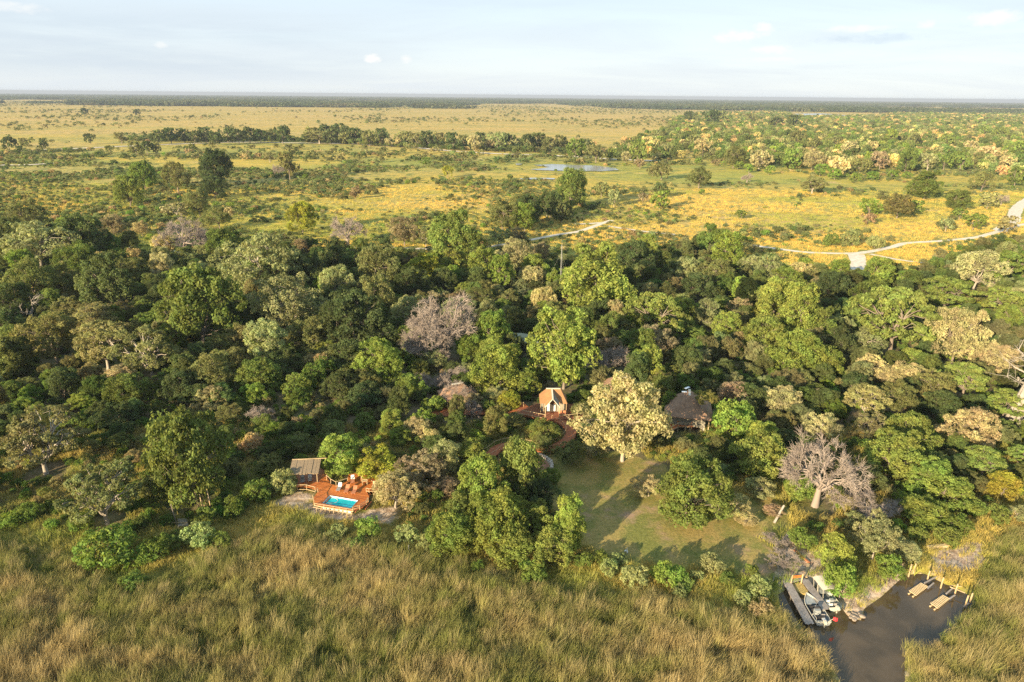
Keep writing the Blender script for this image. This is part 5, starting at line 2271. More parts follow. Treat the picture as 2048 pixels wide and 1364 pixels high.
def make_boat(name, label, stern, bow, W, hullm):
    d = bow - stern
    d[2] = 0
    Lh = np.linalg.norm(d)
    ang = math.atan2(d[1], d[0])
    t = thing(name, label, 'boat', (stern[0], stern[1], WATER_Z + .02), 'boats moored at the jetties')
    H = .62
    S = hull_sections(Lh, W, H)
    h = Buf()
    vs, fs = [], []
    for x, w_, z_ in S:
        vs += [(x, -w_, z_), (x, -w_ * .86, .12), (x, -w_ * .3, -.12), (x, w_ * .3, -.12), (x, w_ * .86, .12), (x, w_, z_)]
    n = len(S)
    for i in range(n - 1):
        for k in range(5):
            fs.append((i * 6 + k, (i + 1) * 6 + k, (i + 1) * 6 + k + 1, i * 6 + k + 1))
    fs.append((0, 1, 2, 3, 4, 5))
    h.add(vs, fs)
    parts = []
    o = h.obj('hull', M[hullm])
    parts.append(o)
    g = Buf()
    for sg in (-1, 1):
        for i in range(n - 1):
            a, b_ = S[i], S[i + 1]
            g.bar((a[0], sg * a[1], a[2] + .02), (b_[0], sg * b_[1], b_[2] + .02), .09, .05)
    g.bar((0, -S[0][1], H + .02), (0, S[0][1], H + .02), .12, .06)
    parts.append(g.obj('gunwale', M['cream']))
    fl_ = Buf()
    pts = [(x + .05, -w_ * .88) for x, w_, z_ in S[:-2]] + [(x + .05, w_ * .88) for x, w_, z_ in S[:-2]][::-1]
    fl_.slab(pts, .12, .17)
    parts.append(fl_.obj('floor', M['boat_floor']))
    fd = Buf()
    pts = [(x, -w_ * .95) for x, w_, z_ in S[-6:]] + [(x, w_ * .95) for x, w_, z_ in S[-6:]][::-1]
    fd.slab(pts, H - .12, H - .06)
    parts.append(fd.obj('foredeck', M['alloy']))
    # outboard motor
    m = Buf()
    m.box((-.28, 0, H + .22), (.42, .34, .42))
    m.box((-.28, 0, H - .35), (.14, .1, .9))
    parts.append(m.obj('outboard_motor', M['cream']))
    for p in parts:
        p.parent = t
    t.rotation_euler.z = ang
    return t, Lh, S, H


tb, Lh, S, H = make_boat('open_boat', 'long open boat with console and pale bow deck beside the long jetty', Zb(965, 1100, .1), Zb(705, 668, .15), 2.15, 'alloy')
c_ = Buf()
c_.box((Lh * .34, .1, .62), (.5, .75, .9))
c_.obj('console', M['alloy']).parent = tb
c_ = Buf()
c_.box((Lh * .34 + .2, .1, 1.2), (.06, .7, .35))
c_.obj('windscreen', M['black']).parent = tb
for k, (x, y, w_) in enumerate(((.20, .0, 1.0), (.27, -.45, .5), (.46, .35, .55), (.46, -.35, .55), (.57, .35, .55), (.57, -.35, .55))):
    s_ = Buf()
    s_.box((Lh * x, y, .42), (.5, w_, .12))
    s_.box((Lh * x - .24, y, .62), (.08, w_, .42))
    s_.obj('seat', M['grey_fabric' if k % 2 else 'black']).parent = tb
s_ = Buf()
s_.box((Lh * .10, -.3, .42), (.6, .45, .35))
s_.obj('cool_box', M['white']).parent = tb
s_ = Buf()
s_.tube([(.25, S[0][1] - .1, .3), (.3, S[0][1] - .1, 1.0), (Lh * .22, S[3][1] - .1, 1.0), (Lh * .24, S[3][1] - .1, .3)], .03, 6)
s_.obj('grab_rail', M['cream']).parent = tb
s_ = Buf()
s_.tube([(.2, S[0][1] - .1, H), (.2, -S[0][1] + .1, H)], .05, 6)
s_.obj('stern_bar', M['alloy']).parent = tb
fp = Zb(1030, 1090, .4)
ff = Zb(1110, 1040, 1.3)
fg = thing('red_flag', 'small red flag on a thin rod at the stern of the open boat', 'flag', fp)
Buf().tube([fp, ff], .025, 5).obj('rod', M['cream'], fg)
q = Buf()
nx_ = 6
vs, fs = [], []
for i in range(nx_ + 1):
    for j in (0, 1):
        vs.append((ff[0] + i * .10, ff[1] + .05 * math.sin(i * 1.4), ff[2] + .25 - j * .55 - .03 * i))
        vs.append((ff[0] + i * .10, ff[1] + .012 + .05 * math.sin(i * 1.4), ff[2] + .25 - j * .55 - .03 * i))
for i in range(nx_):
    a = i * 4
    fs += [(a, a + 2, a + 6, a + 4), (a + 1, a + 5, a + 7, a + 3)]
q.add(vs, fs)
q.obj('flag_cloth', M['red'], fg)

t2, Lh2, S2, H2 = make_boat('canopy_boat', 'shorter boat under a pale cream sun canopy right of the short jetty', Zb(1150, 880, .1), Zb(880, 530, .15), 1.9, 'boat_green')
cb = Buf()
x0_, x1_ = Lh2 * .42, Lh2 * 1.02
zc_ = 1.95
nseg = 6
for i in range(nseg):
    a, b_ = i / nseg, (i + 1) / nseg
    ya, yb = -1.0 + 2.0 * a, -1.0 + 2.0 * b_
    za, zb_ = zc_ + .16 * math.sin(math.pi * a), zc_ + .16 * math.sin(math.pi * b_)
    cb.add([(x0_, ya, za), (x1_, ya, za), (x1_, yb, zb_), (x0_, yb, zb_), (x0_, ya, za + .04), (x1_, ya, za + .04), (x1_, yb, zb_ + .04), (x0_, yb, zb_ + .04)],
           [(3, 2, 1, 0), (4, 5, 6, 7), (0, 1, 5, 4), (1, 2, 6, 5), (2, 3, 7, 6), (3, 0, 4, 7)])
cb.obj('canopy', M['canvas_pale']).parent = t2
for x in (x0_ + .05, (x0_ + x1_) / 2, x1_ - .25):
    for sg in (-1, 1):
        Buf().tube([(x - .1, sg * .8, H2), (x, sg * .95, zc_)], .028, 5).obj('canopy_pole', M['cream']).parent = t2
for k, (x, y) in enumerate(((.18, -.35), (.18, .4), (.33, -.3), (.33, .35))):
    s_ = Buf()
    s_.box((Lh2 * x, y, .42), (.5, .55, .12))
    s_.box((Lh2 * x - .24, y, .62), (.08, .55, .4))
    s_.obj('seat', M['white' if k % 2 else 'grey_fabric']).parent = t2
s_ = Buf()
s_.box((Lh2 * .26, 0, .62), (.35, .5, .8))
s_.obj('console', M['alloy']).parent = t2


# slatted floating rafts
def raft(label, quad, n):
    z = WATER_Z + .30
    A, B, C2, D = quad       # A-D is one slat side, A-B the row direction
    t = thing('slatted_raft', label, 'raft', A, 'slatted rafts floating at the mooring')
    for k in range(n):
        f_ = (k + .5) / n
        p, r2 = A + (B - A) * f_, D + (C2 - D) * f_
        q = Buf()
        q.bar((p[0], p[1], z), (r2[0], r2[1], z), np.linalg.norm(B - A) / n * .45, .09)
        q.obj('slat', M['raft'], t)
    for f_ in (.22, .78):
        a, b_ = A + (D - A) * f_, B + (C2 - B) * f_
        e = (b_ - a) / np.linalg.norm(b_ - a)
        a = a - e * .35
        Buf().tube([(a[0], a[1], z - .17), (b_[0], b_[1], z - .17)], .12, 8).obj('float_log', M['pole'], t)
    return t


rz_ = WATER_Z + .30
raft('slatted timber raft on the water nearer the bushy bank', [Zf(438, 692, rz_), Zf(578, 597, rz_), Zf(665, 640, rz_), Zf(522, 748, rz_)], 11)
raft('slatted timber raft on the water nearer the reed bank', [Zf(682, 832, rz_), Zf(830, 735, rz_), Zf(912, 778, rz_), Zf(768, 895, rz_)], 10)
labs = ['leftmost of the paired mooring posts by the bushes', 'post just right of the leftmost mooring post', 'short post at the corner of the nearer raft walkway', 'mooring post between the two slatted rafts',
        'tall mooring post beside the crossed rails', 'thicker post of the pair at the reed bank', 'outer post of the pair at the reed bank', 'lone pale post behind the sandy patch']
for i, (xt, yt, xb, yb) in enumerate([(460, 400, 435, 530), (512, 390, 490, 493), (667, 472, 648, 572), (825, 548, 800, 660), (987, 622, 957, 745), (1100, 752, 1074, 882), (1152, 725, 1127, 840), (967, 18, 958, 108)]):
    zb_ = 0.0 if i in (7,) else WATER_Z
    b0 = Zf(xb, yb, zb_)
    _, dp = px_of(b0)
    dpx = math.hypot(xt - xb, yt - yb) / 5.685
    h = dpx / FPX * dp[0] / math.cos(math.radians(39))
    o = Buf().tube([(0, 0, -.8), (0.02, 0, h * .6), (0.06, 0.0, h)], [.12, .11, .10], 8).obj('mooring_post', M['pole'], smooth=True, label=labs[i], category='post', group='timber posts round the mooring')
    o.location = tuple(b0)
t = thing('crossed_rails', 'two crossed pale rails on the bank by the tall mooring post', 'rail', Zf(980, 660, .3))
Buf().tube([Zf(908, 645, .45), Zf(1080, 715, .45)], .07, 6).obj('rail', M['pole'], t)
Buf().tube([Zf(910, 628, .3), Zf(1042, 642, .3)], .06, 6).obj('rail', M['pole'], t)
for k, pr_ in enumerate((((618, 603), (772, 520)), ((655, 660), (725, 600)), ((865, 725), (935, 665)), ((905, 780), (965, 740)), ((1065, 870), (1125, 830)))):
    (xa, ya), (xb, yb) = pr_
    Buf().bar(Zf(xa, ya, -.1), Zf(xb, yb, .05), .18, .10).obj('gangplank', M['jetty'], label=['long dark gangplank from the nearer raft to the sandy shore', 'short gangplank at the nearer raft corner', 'gangplank from the farther raft to the crossed rails',
              'short gangplank beside the tall mooring post', 'rail linking the pair of posts at the reed bank'][k], category='gangplank', group='gangplanks at the rafts')
a, b_ = Zf(655, 200, .25), Zf(885, 175, .25)
Buf().bar(a, b_, .5, .45).obj('timber_beam', M['raft'], label='long pale squared beam lying beside the dark patch', category='beam')
q = Buf()
pl = [Zf(x, y) for x, y in ((640, 150), (700, 160), (880, 125), (885, 168), (660, 190), (610, 185))]
q.add([(p[0], p[1], .03) for p in pl], [tuple(range(len(pl)))])
q.obj('dark_patch', M['black'], kind='structure')  # flat black sheet along the far side of the beam
# rocks on the little spit and the banks
rock_v = []
rk = bpy.data.meshes.new('rock')
import bmesh
bmr = bmesh.new()
bmesh.ops.create_icosphere(bmr, subdivisions=2, radius=.5)
for v_ in bmr.verts:
    v_.co *= .8 + .4 * fbm(np.array([v_.co.x * 2.1 + 5]), np.array([v_.co.y * 2.1 + v_.co.z * 3]), 5)[0]
    v_.co.z *= .6
bmr.to_mesh(rk)
bmr.free()
rk.materials.append(textured('brown_rock', (.16, .12, .09), (.30, .25, .20), 2.0, bump=0.5))
rocks = [(1350, 960), (1390, 990), (1430, 1010), (1450, 970), (1500, 960), (1410, 950), (1480, 1020), (1545, 1000), (1375, 1020), (1430, 1050)]
rr_ = np.random.default_rng(8)
rlab = []
for i, (x, y) in enumerate(rocks):
    p = Zb(x, y, -.2)
    o = bpy.data.objects.new('rock', rk)
    COL.objects.link(o)
    o.location = tuple(p)
    s_ = rr_.uniform(.45, 1.0)
    o.scale = (s_, s_ * .8, s_ * .8)
    o.rotation_euler.z = rr_.uniform(0, 6)
    o['label'] = ['westernmost pale rock of the spit heap', 'pale rock second from the boats in the heap', 'large rock in the middle of the spit heap', 'rock behind the middle of the spit heap',
                  'rock of the spit heap against the bushy bank', 'rock of the heap touching the grass tip', 'rock at the water edge front of the heap', 'outermost rock towards the open channel',
                  'rock by the boats half in the water', 'lone rock farthest out in the water'][i]
    o['category'] = 'rock'
    o['group'] = 'rocks heaped at the tip of the spit'

# lawn bits: fence posts, two egrets, barrels under the clump
for k, (u, v_, h) in enumerate(((818, 1108, 1.6), (1113, 1127, 1.5), (1545, 1168, 1.4), (690, 1078, 1.2), (557, 1085, 1.3), (1243, 1134, 1.2))):
    b0 = at(u, v_)
    o = Buf().tube([(0, 0, -.1), (.02, 0, h)], .05, 6).obj('fence_post', M['steel' if k < 3 else 'pole'], label=['thin pale fence post in the grass below the pool deck', 'thin white fence post under the trees left of the lawn', 'grey fence post near the jetty head',
                'short pole in the reeds below the pool', 'slanting stick in the reeds left of the pool', 'dark fence post in the grass below the lawn'][k], category='post', group='thin fence posts along the reeds')
    o.location = tuple(b0)
for k, (u, v_) in enumerate(((1251, 1105), (1254, 1107))):
    p = at(u, v_)
    q = Buf()
    q.tube([(-.28, 0, .30), (-.1, 0, .36), (.08, 0, .40), (.17, 0, .52), (.18, 0, .68), (.24, 0, .76)], [.03, .13, .11, .04, .035, .05], 8)
    q.tube([(.24, 0, .76), (.38, 0, .73)], [.02, .005], 5)
    q.tube([(-.05, .04, .3), (-.05, .04, 0)], .018, 4)
    q.tube([(.02, -.04, .3), (.02, -.04, 0)], .018, 4)
    o = q.obj('egret', M['white'], label=['white egret on the lawn edge, the one closer to the big clump', 'white egret on the lawn edge, the one closer to the mooring'][k], category='bird', group='two egrets on the lawn')
    o.location = tuple(p)
    o.rotation_euler.z = k * 1.2 + .4
    o.scale = (1.0,) * 3
Zp = Q(840, 1040, 12.8)
for k, (x, y) in enumerate(((830, 760), (1095, 800))):
    p = Zp(x, y)
    t = thing('plastic_drum', ['greenish white drum left of the dark blue bundle', 'clean white drum right of the dark blue bundle'][k], 'drum', p, 'drums under the big clump')
    Buf().tube([(p[0], p[1], 0), (p[0], p[1], .1), (p[0], p[1], .85), (p[0], p[1], .95)], [.26, .3, .3, .22], 12).obj('drum_body', M['white'], t)
    Buf().tube([(p[0] + .1, p[1], .95), (p[0] + .1, p[1], 1.02)], .06, 8).obj('cap', M['black'], t)
p = Zp(880, 960)
q = Buf()
q.tube([(-.9, 0, .15), (-.4, .05, .32), (.2, 0, .36), (.8, -.05, .18)], [.12, .36, .36, .1], 9)
o = q.obj('blue_bundle', M['blue'], label='dark blue cloth bundle on the bank at the foot of the clump', category='bundle')
o.location = tuple(p)

# ------------------------------------------------------------------ scattered growth nobody could count
sr = np.random.default_rng(77)


def grid_points(x0, x1, y0, y1, step, jit=.5):
    xs, ys = np.meshgrid(np.arange(x0, x1, step), np.arange(y0, y1, step))
    p = np.c_[xs.ravel(), ys.ravel()]
    return p + sr.uniform(-jit, jit, p.shape) * step


def visible(P, margin=60, top=0):
    uv, dep = px_of(np.c_[P, np.zeros(len(P))])
    return (dep > 0) & (uv[:, 0] > -margin) & (uv[:, 0] < 2048 + margin) & (uv[:, 1] < 1364 + margin * 1.5)


KEEP_OUT = [(lawn_poly, 0.6), (deck_poly, .8), (bank, -.3), (sand_poly, -.3), (bare_pool, -.2), (lp, 1.0), (dp_, 1.5), (dk3, .6), (gpo, 1.0), (fl, .5)]


def clear(P, extra=0.0, water=True):
    ok = np.ones(len(P), bool)
    for poly, m_ in KEEP_OUT:
        q_ = (np.abs(P[:, 0]) < 150) & (P[:, 1] < 230)
        i_ = np.zeros(len(P), bool)
        i_[q_] = inside(P[q_], poly) & (dist_poly(P[q_], poly) > -m_ - extra) | (dist_poly(P[q_], poly) < max(0, m_ + extra))
        ok &= ~i_
    q_ = (np.abs(P[:, 0]) < 150) & (P[:, 1] < 230)
    i_ = np.zeros(len(P), bool)
    i_[q_] = inside(P[q_], water_poly) | (dist_poly(P[q_], water_poly) < .35 + extra)
    ok &= ~i_
    i_[:] = False
    i_[q_] = dist_poly(P[q_], dense, closed=False) < 1.6 + extra
    ok &= ~i_
    for path, w_ in track_paths:
        lo, hi = path.min(0)[:2] - 20, path.max(0)[:2] + 20
        q_ = (P[:, 0] > lo[0]) & (P[:, 0] < hi[0]) & (P[:, 1] > lo[1]) & (P[:, 1] < hi[1])
        if q_.any():
            i_ = np.zeros(len(P), bool)
            i_[q_] = dist_poly(P[q_], path[::3], closed=False) < w_ / 2 + .5 + extra
            ok &= ~i_
    for pp in pond_polys:
        ok &= ~inside(P, pp)
    return ok


def crown_gap(P, k=.85):
    """distance left over to the nearest placed crown (negative: under one)"""
    best = np.full(len(P), 1e9)
    for i in range(0, len(P), 4000):
        c = P[i:i + 4000]
        d = np.sqrt(((c[:, None] - PLACED[None, :, :2]) ** 2).sum(2)) - PLACED[None, :, 2] * k
        best[i:i + 4000] = d.min(1)
    return best


def upright(n, tilt=.06):
    return np.c_[sr.normal(0, tilt, n), sr.normal(0, tilt, n), sr.uniform(0, 6.28, n)]


def z0(P):
    return np.c_[P, ground_drop(P[:, 0], P[:, 1])]


# 1 the understorey of the wood: smaller trees closing the gaps
P = grid_points(-330, 330, 96, 330, 5.8, .45)
P = P[inside(P, forest_poly) & visible(P, 120)]
P = P[clear(P, 3.2)]
g_ = crown_gap(P)
P = P[(g_ > .3) & (g_ < 60)]
P = P[fbm(P[:, 0] * .05, P[:, 1] * .05, 3) > .30]
n = len(P)
R = sr.uniform(2.2, 4.3, n)
near_edge = (px_of(z0(P))[0][:, 1] > 830)
R[near_edge] *= .70
scatter('wood_understorey', [scatter_proto('round', k) for k in range(4)] + [scatter_proto('loose', k) for k in range(4)] + [scatter_proto('tall', k) for k in range(2)] + [scatter_proto('feather', k) for k in range(2)], z0(P), upright(n, .03),
        np.c_[R, R, R * sr.uniform(.8, 1.15, n)], tints(sr, n, [(.082, .102, .036), (.105, .135, .038), (.135, .135, .055), (.185, .19, .09), (.15, .19, .04), (.28, .235, .115)], [4, 3, 3, 1.5, 1.5, .6]),
        label='lower trees of the wood crowding between the big crowns')
print('understorey', n)
# 2 bushes and weeds on the wood floor
P = grid_points(-300, 300, 84, 330, 2.3, .5)
P = P[inside(P, forest_poly) & visible(P, 60)]
P = P[clear(P, .6)]
P = P[(fbm(P[:, 0] * .09, P[:, 1] * .09, 13) > .27) & (crown_gap(P, .6) > -1.0)]
n = len(P)
R = sr.uniform(.5, 1.5, n)
scatter('wood_floor_bushes', [scatter_proto('bush', k) for k in range(3)], z0(P), upright(n), np.c_[R, R, R * sr.uniform(.7, 1.2, n)],
        tints(sr, n, [(.085, .125, .03), (.12, .165, .036), (.15, .15, .055), (.2, .17, .085), (.17, .23, .035)], [4, 4, 2, 1, 1]), label='bushes and weeds covering the wood floor')
print('floor bushes', n)
# 3 scrub of the plain behind the wood
P = grid_points(-620, 620, 190, 820, 4.4, .5)
P = P[visible(P, 30) & ~inside(P, forest_poly)]
uv, dep = px_of(z0(P))
dens = fbm(P[:, 0] * .013, P[:, 1] * .020, 31)
left = np.clip((1150 - uv[:, 0]) / 900, 0, 1) * np.clip((uv[:, 1] - 300) / 90, 0, 1)
midr = np.clip((uv[:, 0] - 1250) / 200, 0, 1) * np.clip((430 - uv[:, 1]) / 60, 0, 1) * .0
thr = .60 - .26 * left - .17 * np.clip((uv[:, 1] - 405) / 60, 0, 1) * (1 - .6 * (uv[:, 0] > 1330))
keep = (dens + sr.normal(0, .055, len(P)) > thr) & clear(P, .8) & (crown_gap(P, .8) > .5)
P, uv = P[keep], uv[keep]
n = len(P)
R = sr.uniform(.7, 1.9, n) * (1 + .5 * (fbm(P[:, 0] * .03, P[:, 1] * .03, 5) > .55)) * np.where(uv[:, 1] < 360, 1.25, 1)
scatter('plain_scrub', [scatter_proto('bush', k) for k in range(3)] + [scatter_proto('tuft', k) for k in range(3)], z0(P), upright(n), np.c_[R, R, R * sr.uniform(.55, .95, n)],
        tints(sr, n, [(.13, .155, .065), (.155, .17, .07), (.115, .145, .05), (.19, .19, .08), (.28, .22, .11), (.15, .21, .04)], [4, 4, 3, 2, .8, 1]), label='low grey-green scrub dotted over the plain behind the wood')
print('scrub', n)
# 4 the wood on the right of the plain, from the meadow edge to the far lake
rw_px = [(1235, 300), (1330, 262), (1345, 240), (1420, 226), (1560, 224), (1590, 236), (1760, 236), (1800, 222), (2100, 222), (2300, 222), (2300, 420), (2080, 395), (2030, 370), (1960, 345), (1890, 335), (1720, 342), (1560, 338), (1440, 330), (1360, 322), (1280, 312)]
rw_poly = poly_at(rw_px)
P = grid_points(120, 3600, 560, 3100, 11.0, .5)
P = P[inside(P, rw_poly) & visible(P, 20)]
uv, dep = px_of(z0(P))
P = P[(fbm(P[:, 0] * .010, P[:, 1] * .004, 8) + sr.normal(0, .05, len(P)) > np.where(uv[:, 1] > 300, .36, .33)) & (crown_gap(P, .8) > 1)]
n = len(P)
R = sr.uniform(3.0, 7.2, n)
scatter('far_right_wood', [scatter_proto('far', k) for k in range(3)], z0(P), upright(n, .03), np.c_[R, R, R * sr.uniform(.9, 1.5, n)],
        tints(sr, n, [(.105, .14, .04), (.14, .16, .055), (.20, .205, .085), (.36, .30, .13), (.40, .30, .13), (.16, .21, .04)], [4, 4, 3, 1.5, .5, 1.4]), label='open mixed wood spreading over the right half of the far plain')
print('right wood', n)
# 5 the thin belt of trees across the plain: low growth below the single trees
bl = [at(u, v_) for u, v_ in ((300, 281), (420, 282), (560, 280), (700, 285), (850, 294), (1000, 300), (1150, 305), (1280, 316))]
P = grid_points(-560, 220, 780, 1300, 7.0, .5)
P = P[dist_poly(P, bl, closed=False) < 30]
n = len(P)
R = sr.uniform(2.0, 5.2, n)
scatter('belt_thicket', [scatter_proto('far', k) for k in range(3)], z0(P), upright(n, .03), np.c_[R, R, R * sr.uniform(.6, 1.2, n)],
        tints(sr, n, [(.085, .115, .035), (.11, .135, .045), (.15, .16, .06), (.28, .24, .11)], [4, 4, 2, 1]), label='thicket filling the narrow belt of trees across the plain')
print('belt', n)
# 6 loose far trees and low scrub over the distant plain
P = np.c_[sr.uniform(-3600, 3600, 60000), 700 * np.exp(sr.uniform(0, 2.1, 60000))]
P = P[visible(P, 10)]
uv, dep = px_of(z0(P))
den = fbm(P[:, 0] * .0035, P[:, 1] * .0016, 55)
thr = np.where(uv[:, 1] < 226, .50, .60)
P = P[((den + sr.normal(0, .03, len(P)) > thr) | (sr.random(len(P)) < .02)) & clear(P)]
n = len(P)
R = 1.2 + 5.2 * sr.random(n) ** 2.2
scatter('distant_plain_trees', [scatter_proto('tuft', k) for k in range(3)], z0(P), upright(n, .03), np.c_[R, R, R * sr.uniform(.6, 1.1, n)],
        tints(sr, n, [(.09, .115, .04), (.13, .14, .055), (.17, .17, .07), (.26, .22, .11)], [4, 4, 2, 1]), label='loose small trees dotted over the distant golden plain')
print('distant trees', n)
# 7 far woods up to the horizon: groves
r = np.random.default_rng(5)
groves = []
for k in range(3):
    Cc, Nn = [], []
    for j in range(60):
        c0 = np.array([r.uniform(-1, 1), r.uniform(-1, 1), 0]) * 60
        rr2 = r.uniform(4, 8)
        q_ = rand_dirs(r, 16)
        q_[:, 2] = np.abs(q_[:, 2])
        Cc.append(c0 + q_ * rr2 * np.array([1, 1, .8]) + np.array([0, 0, rr2 * .5]))
        Nn.append(q_)
    Cc, Nn = np.concatenate(Cc), np.concatenate(Nn)
    V, F_ = leaf_cards(r, Cc, Nn, 5.5, 1.2)
    V[:, 2] = np.maximum(V[:, 2], 0)
    groves.append(bpy.data.objects.new('foliage', quad_mesh('foliage', V, F_, M['leaf_i'], r.uniform(.1, .9, len(F_)))))
P = np.c_[sr.uniform(-1, 1, 26000), 3600 * np.exp(sr.uniform(0, 2.35, 26000))]
P[:, 0] *= P[:, 1] * .82
uv, dep = px_of(z0(P))
den = fbm(P[:, 0] * .0006, P[:, 1] * .00040, 91) + .5 * fbm(P[:, 0] * .003, P[:, 1] * .0015, 17)
far_b = np.clip((P[:, 1] - 5200) / 3500, 0, 1)
rightw = np.clip((uv[:, 0] - 1100) / 500, 0, 1)
P = P[den > .84 - .28 * far_b - .06 * rightw]
n = len(P)
s_ = sr.uniform(.8, 1.5, n)
scatter('horizon_woods', groves, z0(P), np.c_[np.zeros(n), np.zeros(n), sr.uniform(0, 6.28, n)], np.c_[s_, s_, s_ * sr.uniform(.8, 1.4, n)],
        tints(sr, n, [(.05, .068, .03), (.07, .085, .035), (.10, .10, .05)], [4, 3, 1], var=.1), label='dark woods lying in long bands up to the horizon')
print('groves', n)

# ------------------------------------------------------------------ reeds and tall grass
rm = bpy.data.materials.new('reed_blades')
rm.use_nodes = True
nt = rm.node_tree
nt.nodes.clear()
base = N(nt, 'ShaderNodeAttribute', attribute_type='INSTANCER', attribute_name='tint').outputs['Color']
tone = N(nt, 'ShaderNodeAttribute', attribute_type='GEOMETRY', attribute_name='tone').outputs['Fac']
tip = mix_col(nt, 0.40, base, (.48, .37, .19))
cc_ = mix_col(nt, smooth(nt, tone, .35, 1.0, 0, .9), base, tip)
d_ = N(nt, 'ShaderNodeBsdfDiffuse')
L(nt, cc_, d_.inputs[0])
t_ = N(nt, 'ShaderNodeBsdfTranslucent')
L(nt, cc_, t_.inputs[0])
mx = N(nt, 'ShaderNodeMixShader', i_0=.35)
L(nt, d_.outputs[0], mx.inputs[1])
L(nt, t_.outputs[0], mx.inputs[2])
ou = N(nt, 'ShaderNodeOutputMaterial')
L(nt, mx.outputs[0], ou.inputs[0])


def reed_clump(seed, nb, h, w, spread, bend, seg=4):
    r = np.random.default_rng(seed)
    V, F_, T = [], [], []
    for i in range(nb):
        p = np.append(r.normal(0, spread, 2), 0)
        az = r.uniform(0, 6.28)
        hh = h * r.uniform(.6, 1.1)
        bd = bend * r.uniform(.3, 1.4)
        dv = np.array([math.cos(az), math.sin(az), 0])
        fa = r.uniform(0, 3.14)
        sv = np.array([math.cos(fa), math.sin(fa), 0])
        o0 = len(V)
        for k in range(seg + 1):
            t2_ = k / seg
            c = p + np.array([0, 0, hh * (t2_ - .18 * bd * t2_ ** 2)]) + dv * bd * hh * .45 * t2_ ** 2 + np.array([.16, .06, 0]) * hh * t2_ ** 2
            ww = w * (1 - t2_ ** 2 * .8) * (1.15 if t2_ > .7 and i % 3 == 0 else 1)
            V += [c - sv * ww / 2, c + sv * ww / 2]
            T += [t2_, t2_]
        for k in range(seg):
            a = o0 + 2 * k
            F_.append((a, a + 1, a + 3, a + 2))
    return bpy.data.objects.new('reeds', quad_mesh('reeds', V, F_, rm, T))


reeds = [reed_clump(300 + k, 54, 2.3, .033, .36, .50) for k in range(6)]
tufts = [reed_clump(400 + k, 34, .85, .036, .26, .9, 3) for k in range(4)]
for k_, (poly, seed_) in enumerate(((reed_poly, 1), (reed2_poly, 2))):
    P = grid_points(-95, 100, 50, 100, .62, .5)
    P = P[inside(P, poly) & visible(P, 140)]
    P = P[clear(P, .1)]
    n = len(P)
    d_e = dist_poly(P, poly)
    nn_ = fbm(P[:, 0] * .16, P[:, 1] * .30, 71)
    n2_ = fbm(P[:, 0] * .035, P[:, 1] * .05, 17)
    green_ = np.clip(.50 + (nn_ - .5) * 2.6 + (n2_ - .5) * 2.5 + np.clip((9 - d_e) / 9, 0, 1) * .5 + sr.normal(0, .16, n), 0, 1)[:, None]
    tint = (np.array([.40, .31, .13]) * (1 - green_) + np.array([.17, .21, .038]) * green_) * np.clip(1 + sr.normal(0, .24, (n, 1)), .4, 1.6)
    lean = (fbm(P[:, 0] * .14, P[:, 1] * .20, 41) - .5) * 1.3
    lean2 = (fbm(P[:, 0] * .12 + 40, P[:, 1] * .20, 43) - .42) * 1.3
    rot = np.c_[lean * .55 + sr.normal(0, .14, n), lean2 * .6 + sr.normal(0, .14, n), sr.normal(0.2, .9, n)]
    hgt = (.45 + 1.05 * fbm(P[:, 0] * .30, P[:, 1] * .30, 23)) * np.clip(.55 + d_e / 8, 0, 1)
    hgt *= np.where(fbm(P[:, 0] * .4, P[:, 1] * .4, 66) < .36, .38, 1)
    s_ = sr.uniform(.85, 1.2, n)
    sheaf = sr.random(n) < .07
    hgt = np.where(sheaf, hgt * 1.35, hgt)
    tint = np.where(sheaf[:, None], tint * .4 + np.array([.44, .35, .18]) * .6, tint)
    scatter('tall_reeds', reeds, z0(P), rot, np.c_[s_, s_, hgt * sr.uniform(.85, 1.15, n)], np.clip(tint, .01, 1),
            label=['bed of tall tan and green reeds across the near edge', 'bed of tall golden reeds along the right bank of the channel'][k_])
    print('reeds', n)
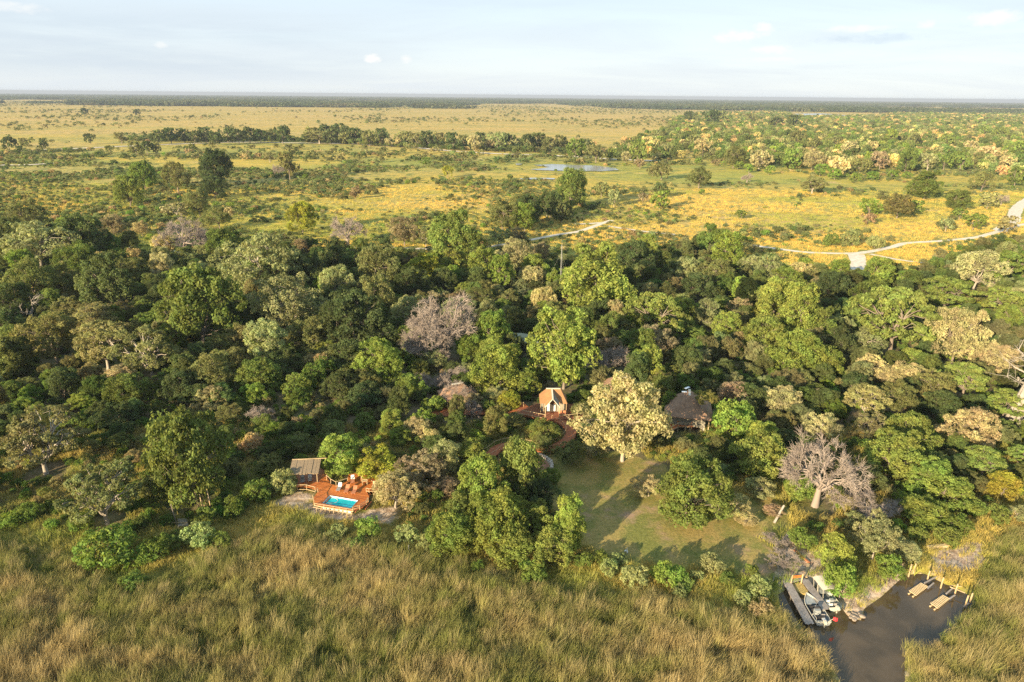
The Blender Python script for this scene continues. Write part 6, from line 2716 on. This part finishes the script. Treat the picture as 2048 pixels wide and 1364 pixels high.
# green grass between reeds and wood, and over the wood's open hollows
P = grid_points(-110, 120, 74, 128, .8, .5)
uv, _ = px_of(z0(P))
ok = visible(P, 60) & ~inside(P, reed_poly) & ~inside(P, reed2_poly) & clear(P, .05)
okb = (inside(P, bank) | inside(P, sand_poly)) & (sr.random(len(P)) < .22) & ~inside(P, water_poly) & (dist_poly(P, water_poly) > .4)
ok = (ok | okb) & (uv[:, 1] > 820) & (crown_gap(P, .8) > -2.2)
P = P[ok]
n = len(P)
g_ = np.clip((fbm(P[:, 0] * .12, P[:, 1] * .14, 9) - .32) * 2.2, 0, 1)[:, None]
tint = (np.array([.48, .37, .10]) * (1 - g_) + np.array([.20, .27, .045]) * g_) * (1 + sr.normal(0, .14, (n, 1)))
s_ = sr.uniform(.9, 1.6, n)
scatter('green_grass', tufts, z0(P), np.c_[sr.normal(0, .12, n), sr.normal(.05, .15, n), sr.uniform(0, 6.28, n)], np.c_[s_, s_, s_ * sr.uniform(.7, 1.3, n)], np.clip(tint, .01, 1),
        label='rank green grass between the reeds and the trees')
print('grass', n)
# meadow tussocks on the plain right behind the wood
P = grid_points(-330, 420, 200, 520, 2.3, .5)
ok = visible(P, 20) & clear(P, .2) & ~inside(P, forest_poly)
P = P[ok]
P = P[sr.random(len(P)) < np.clip(1.35 - P[:, 1] / 520, .25, 1)]
n = len(P)
g_ = np.clip((fbm(P[:, 0] * .018, P[:, 1] * .03, 12) - .40) * 4, 0, 1)[:, None]
tint = (np.array([.70, .48, .11]) * (1 - g_) + np.array([.36, .38, .075]) * g_) * (1 + sr.normal(0, .12, (n, 1)))
s_ = sr.uniform(1.1, 2.6, n)
scatter('meadow_grass', tufts, z0(P), np.c_[sr.normal(0, .1, n), sr.normal(0, .1, n), sr.uniform(0, 6.28, n)], np.c_[s_ * 1.3, s_ * 1.3, s_ * .55], np.clip(tint, .01, 1),
        label='golden meadow tussocks on the open plain')
print('meadow', n)

# ------------------------------------------------------------------ air
HAZE = 7.5e-5
if HAZE > 0:
    hb = Buf()
    hb.box((0, 44000, -345.0), (130000, 96000, 832.0))
    hm = bpy.data.materials.new('haze_air')
    hm.use_nodes = True
    hn = hm.node_tree
    hn.nodes.clear()
    pv = N(hn, 'ShaderNodeVolumePrincipled')
    pv.inputs['Density'].default_value = HAZE
    pv.inputs['Color'].default_value = (.40, .46, .58, 1)
    pv.inputs['Anisotropy'].default_value = 0.0
    ho = N(hn, 'ShaderNodeOutputMaterial')
    L(hn, pv.outputs[0], ho.inputs['Volume'])
    hb.obj('haze', hm, kind='stuff')
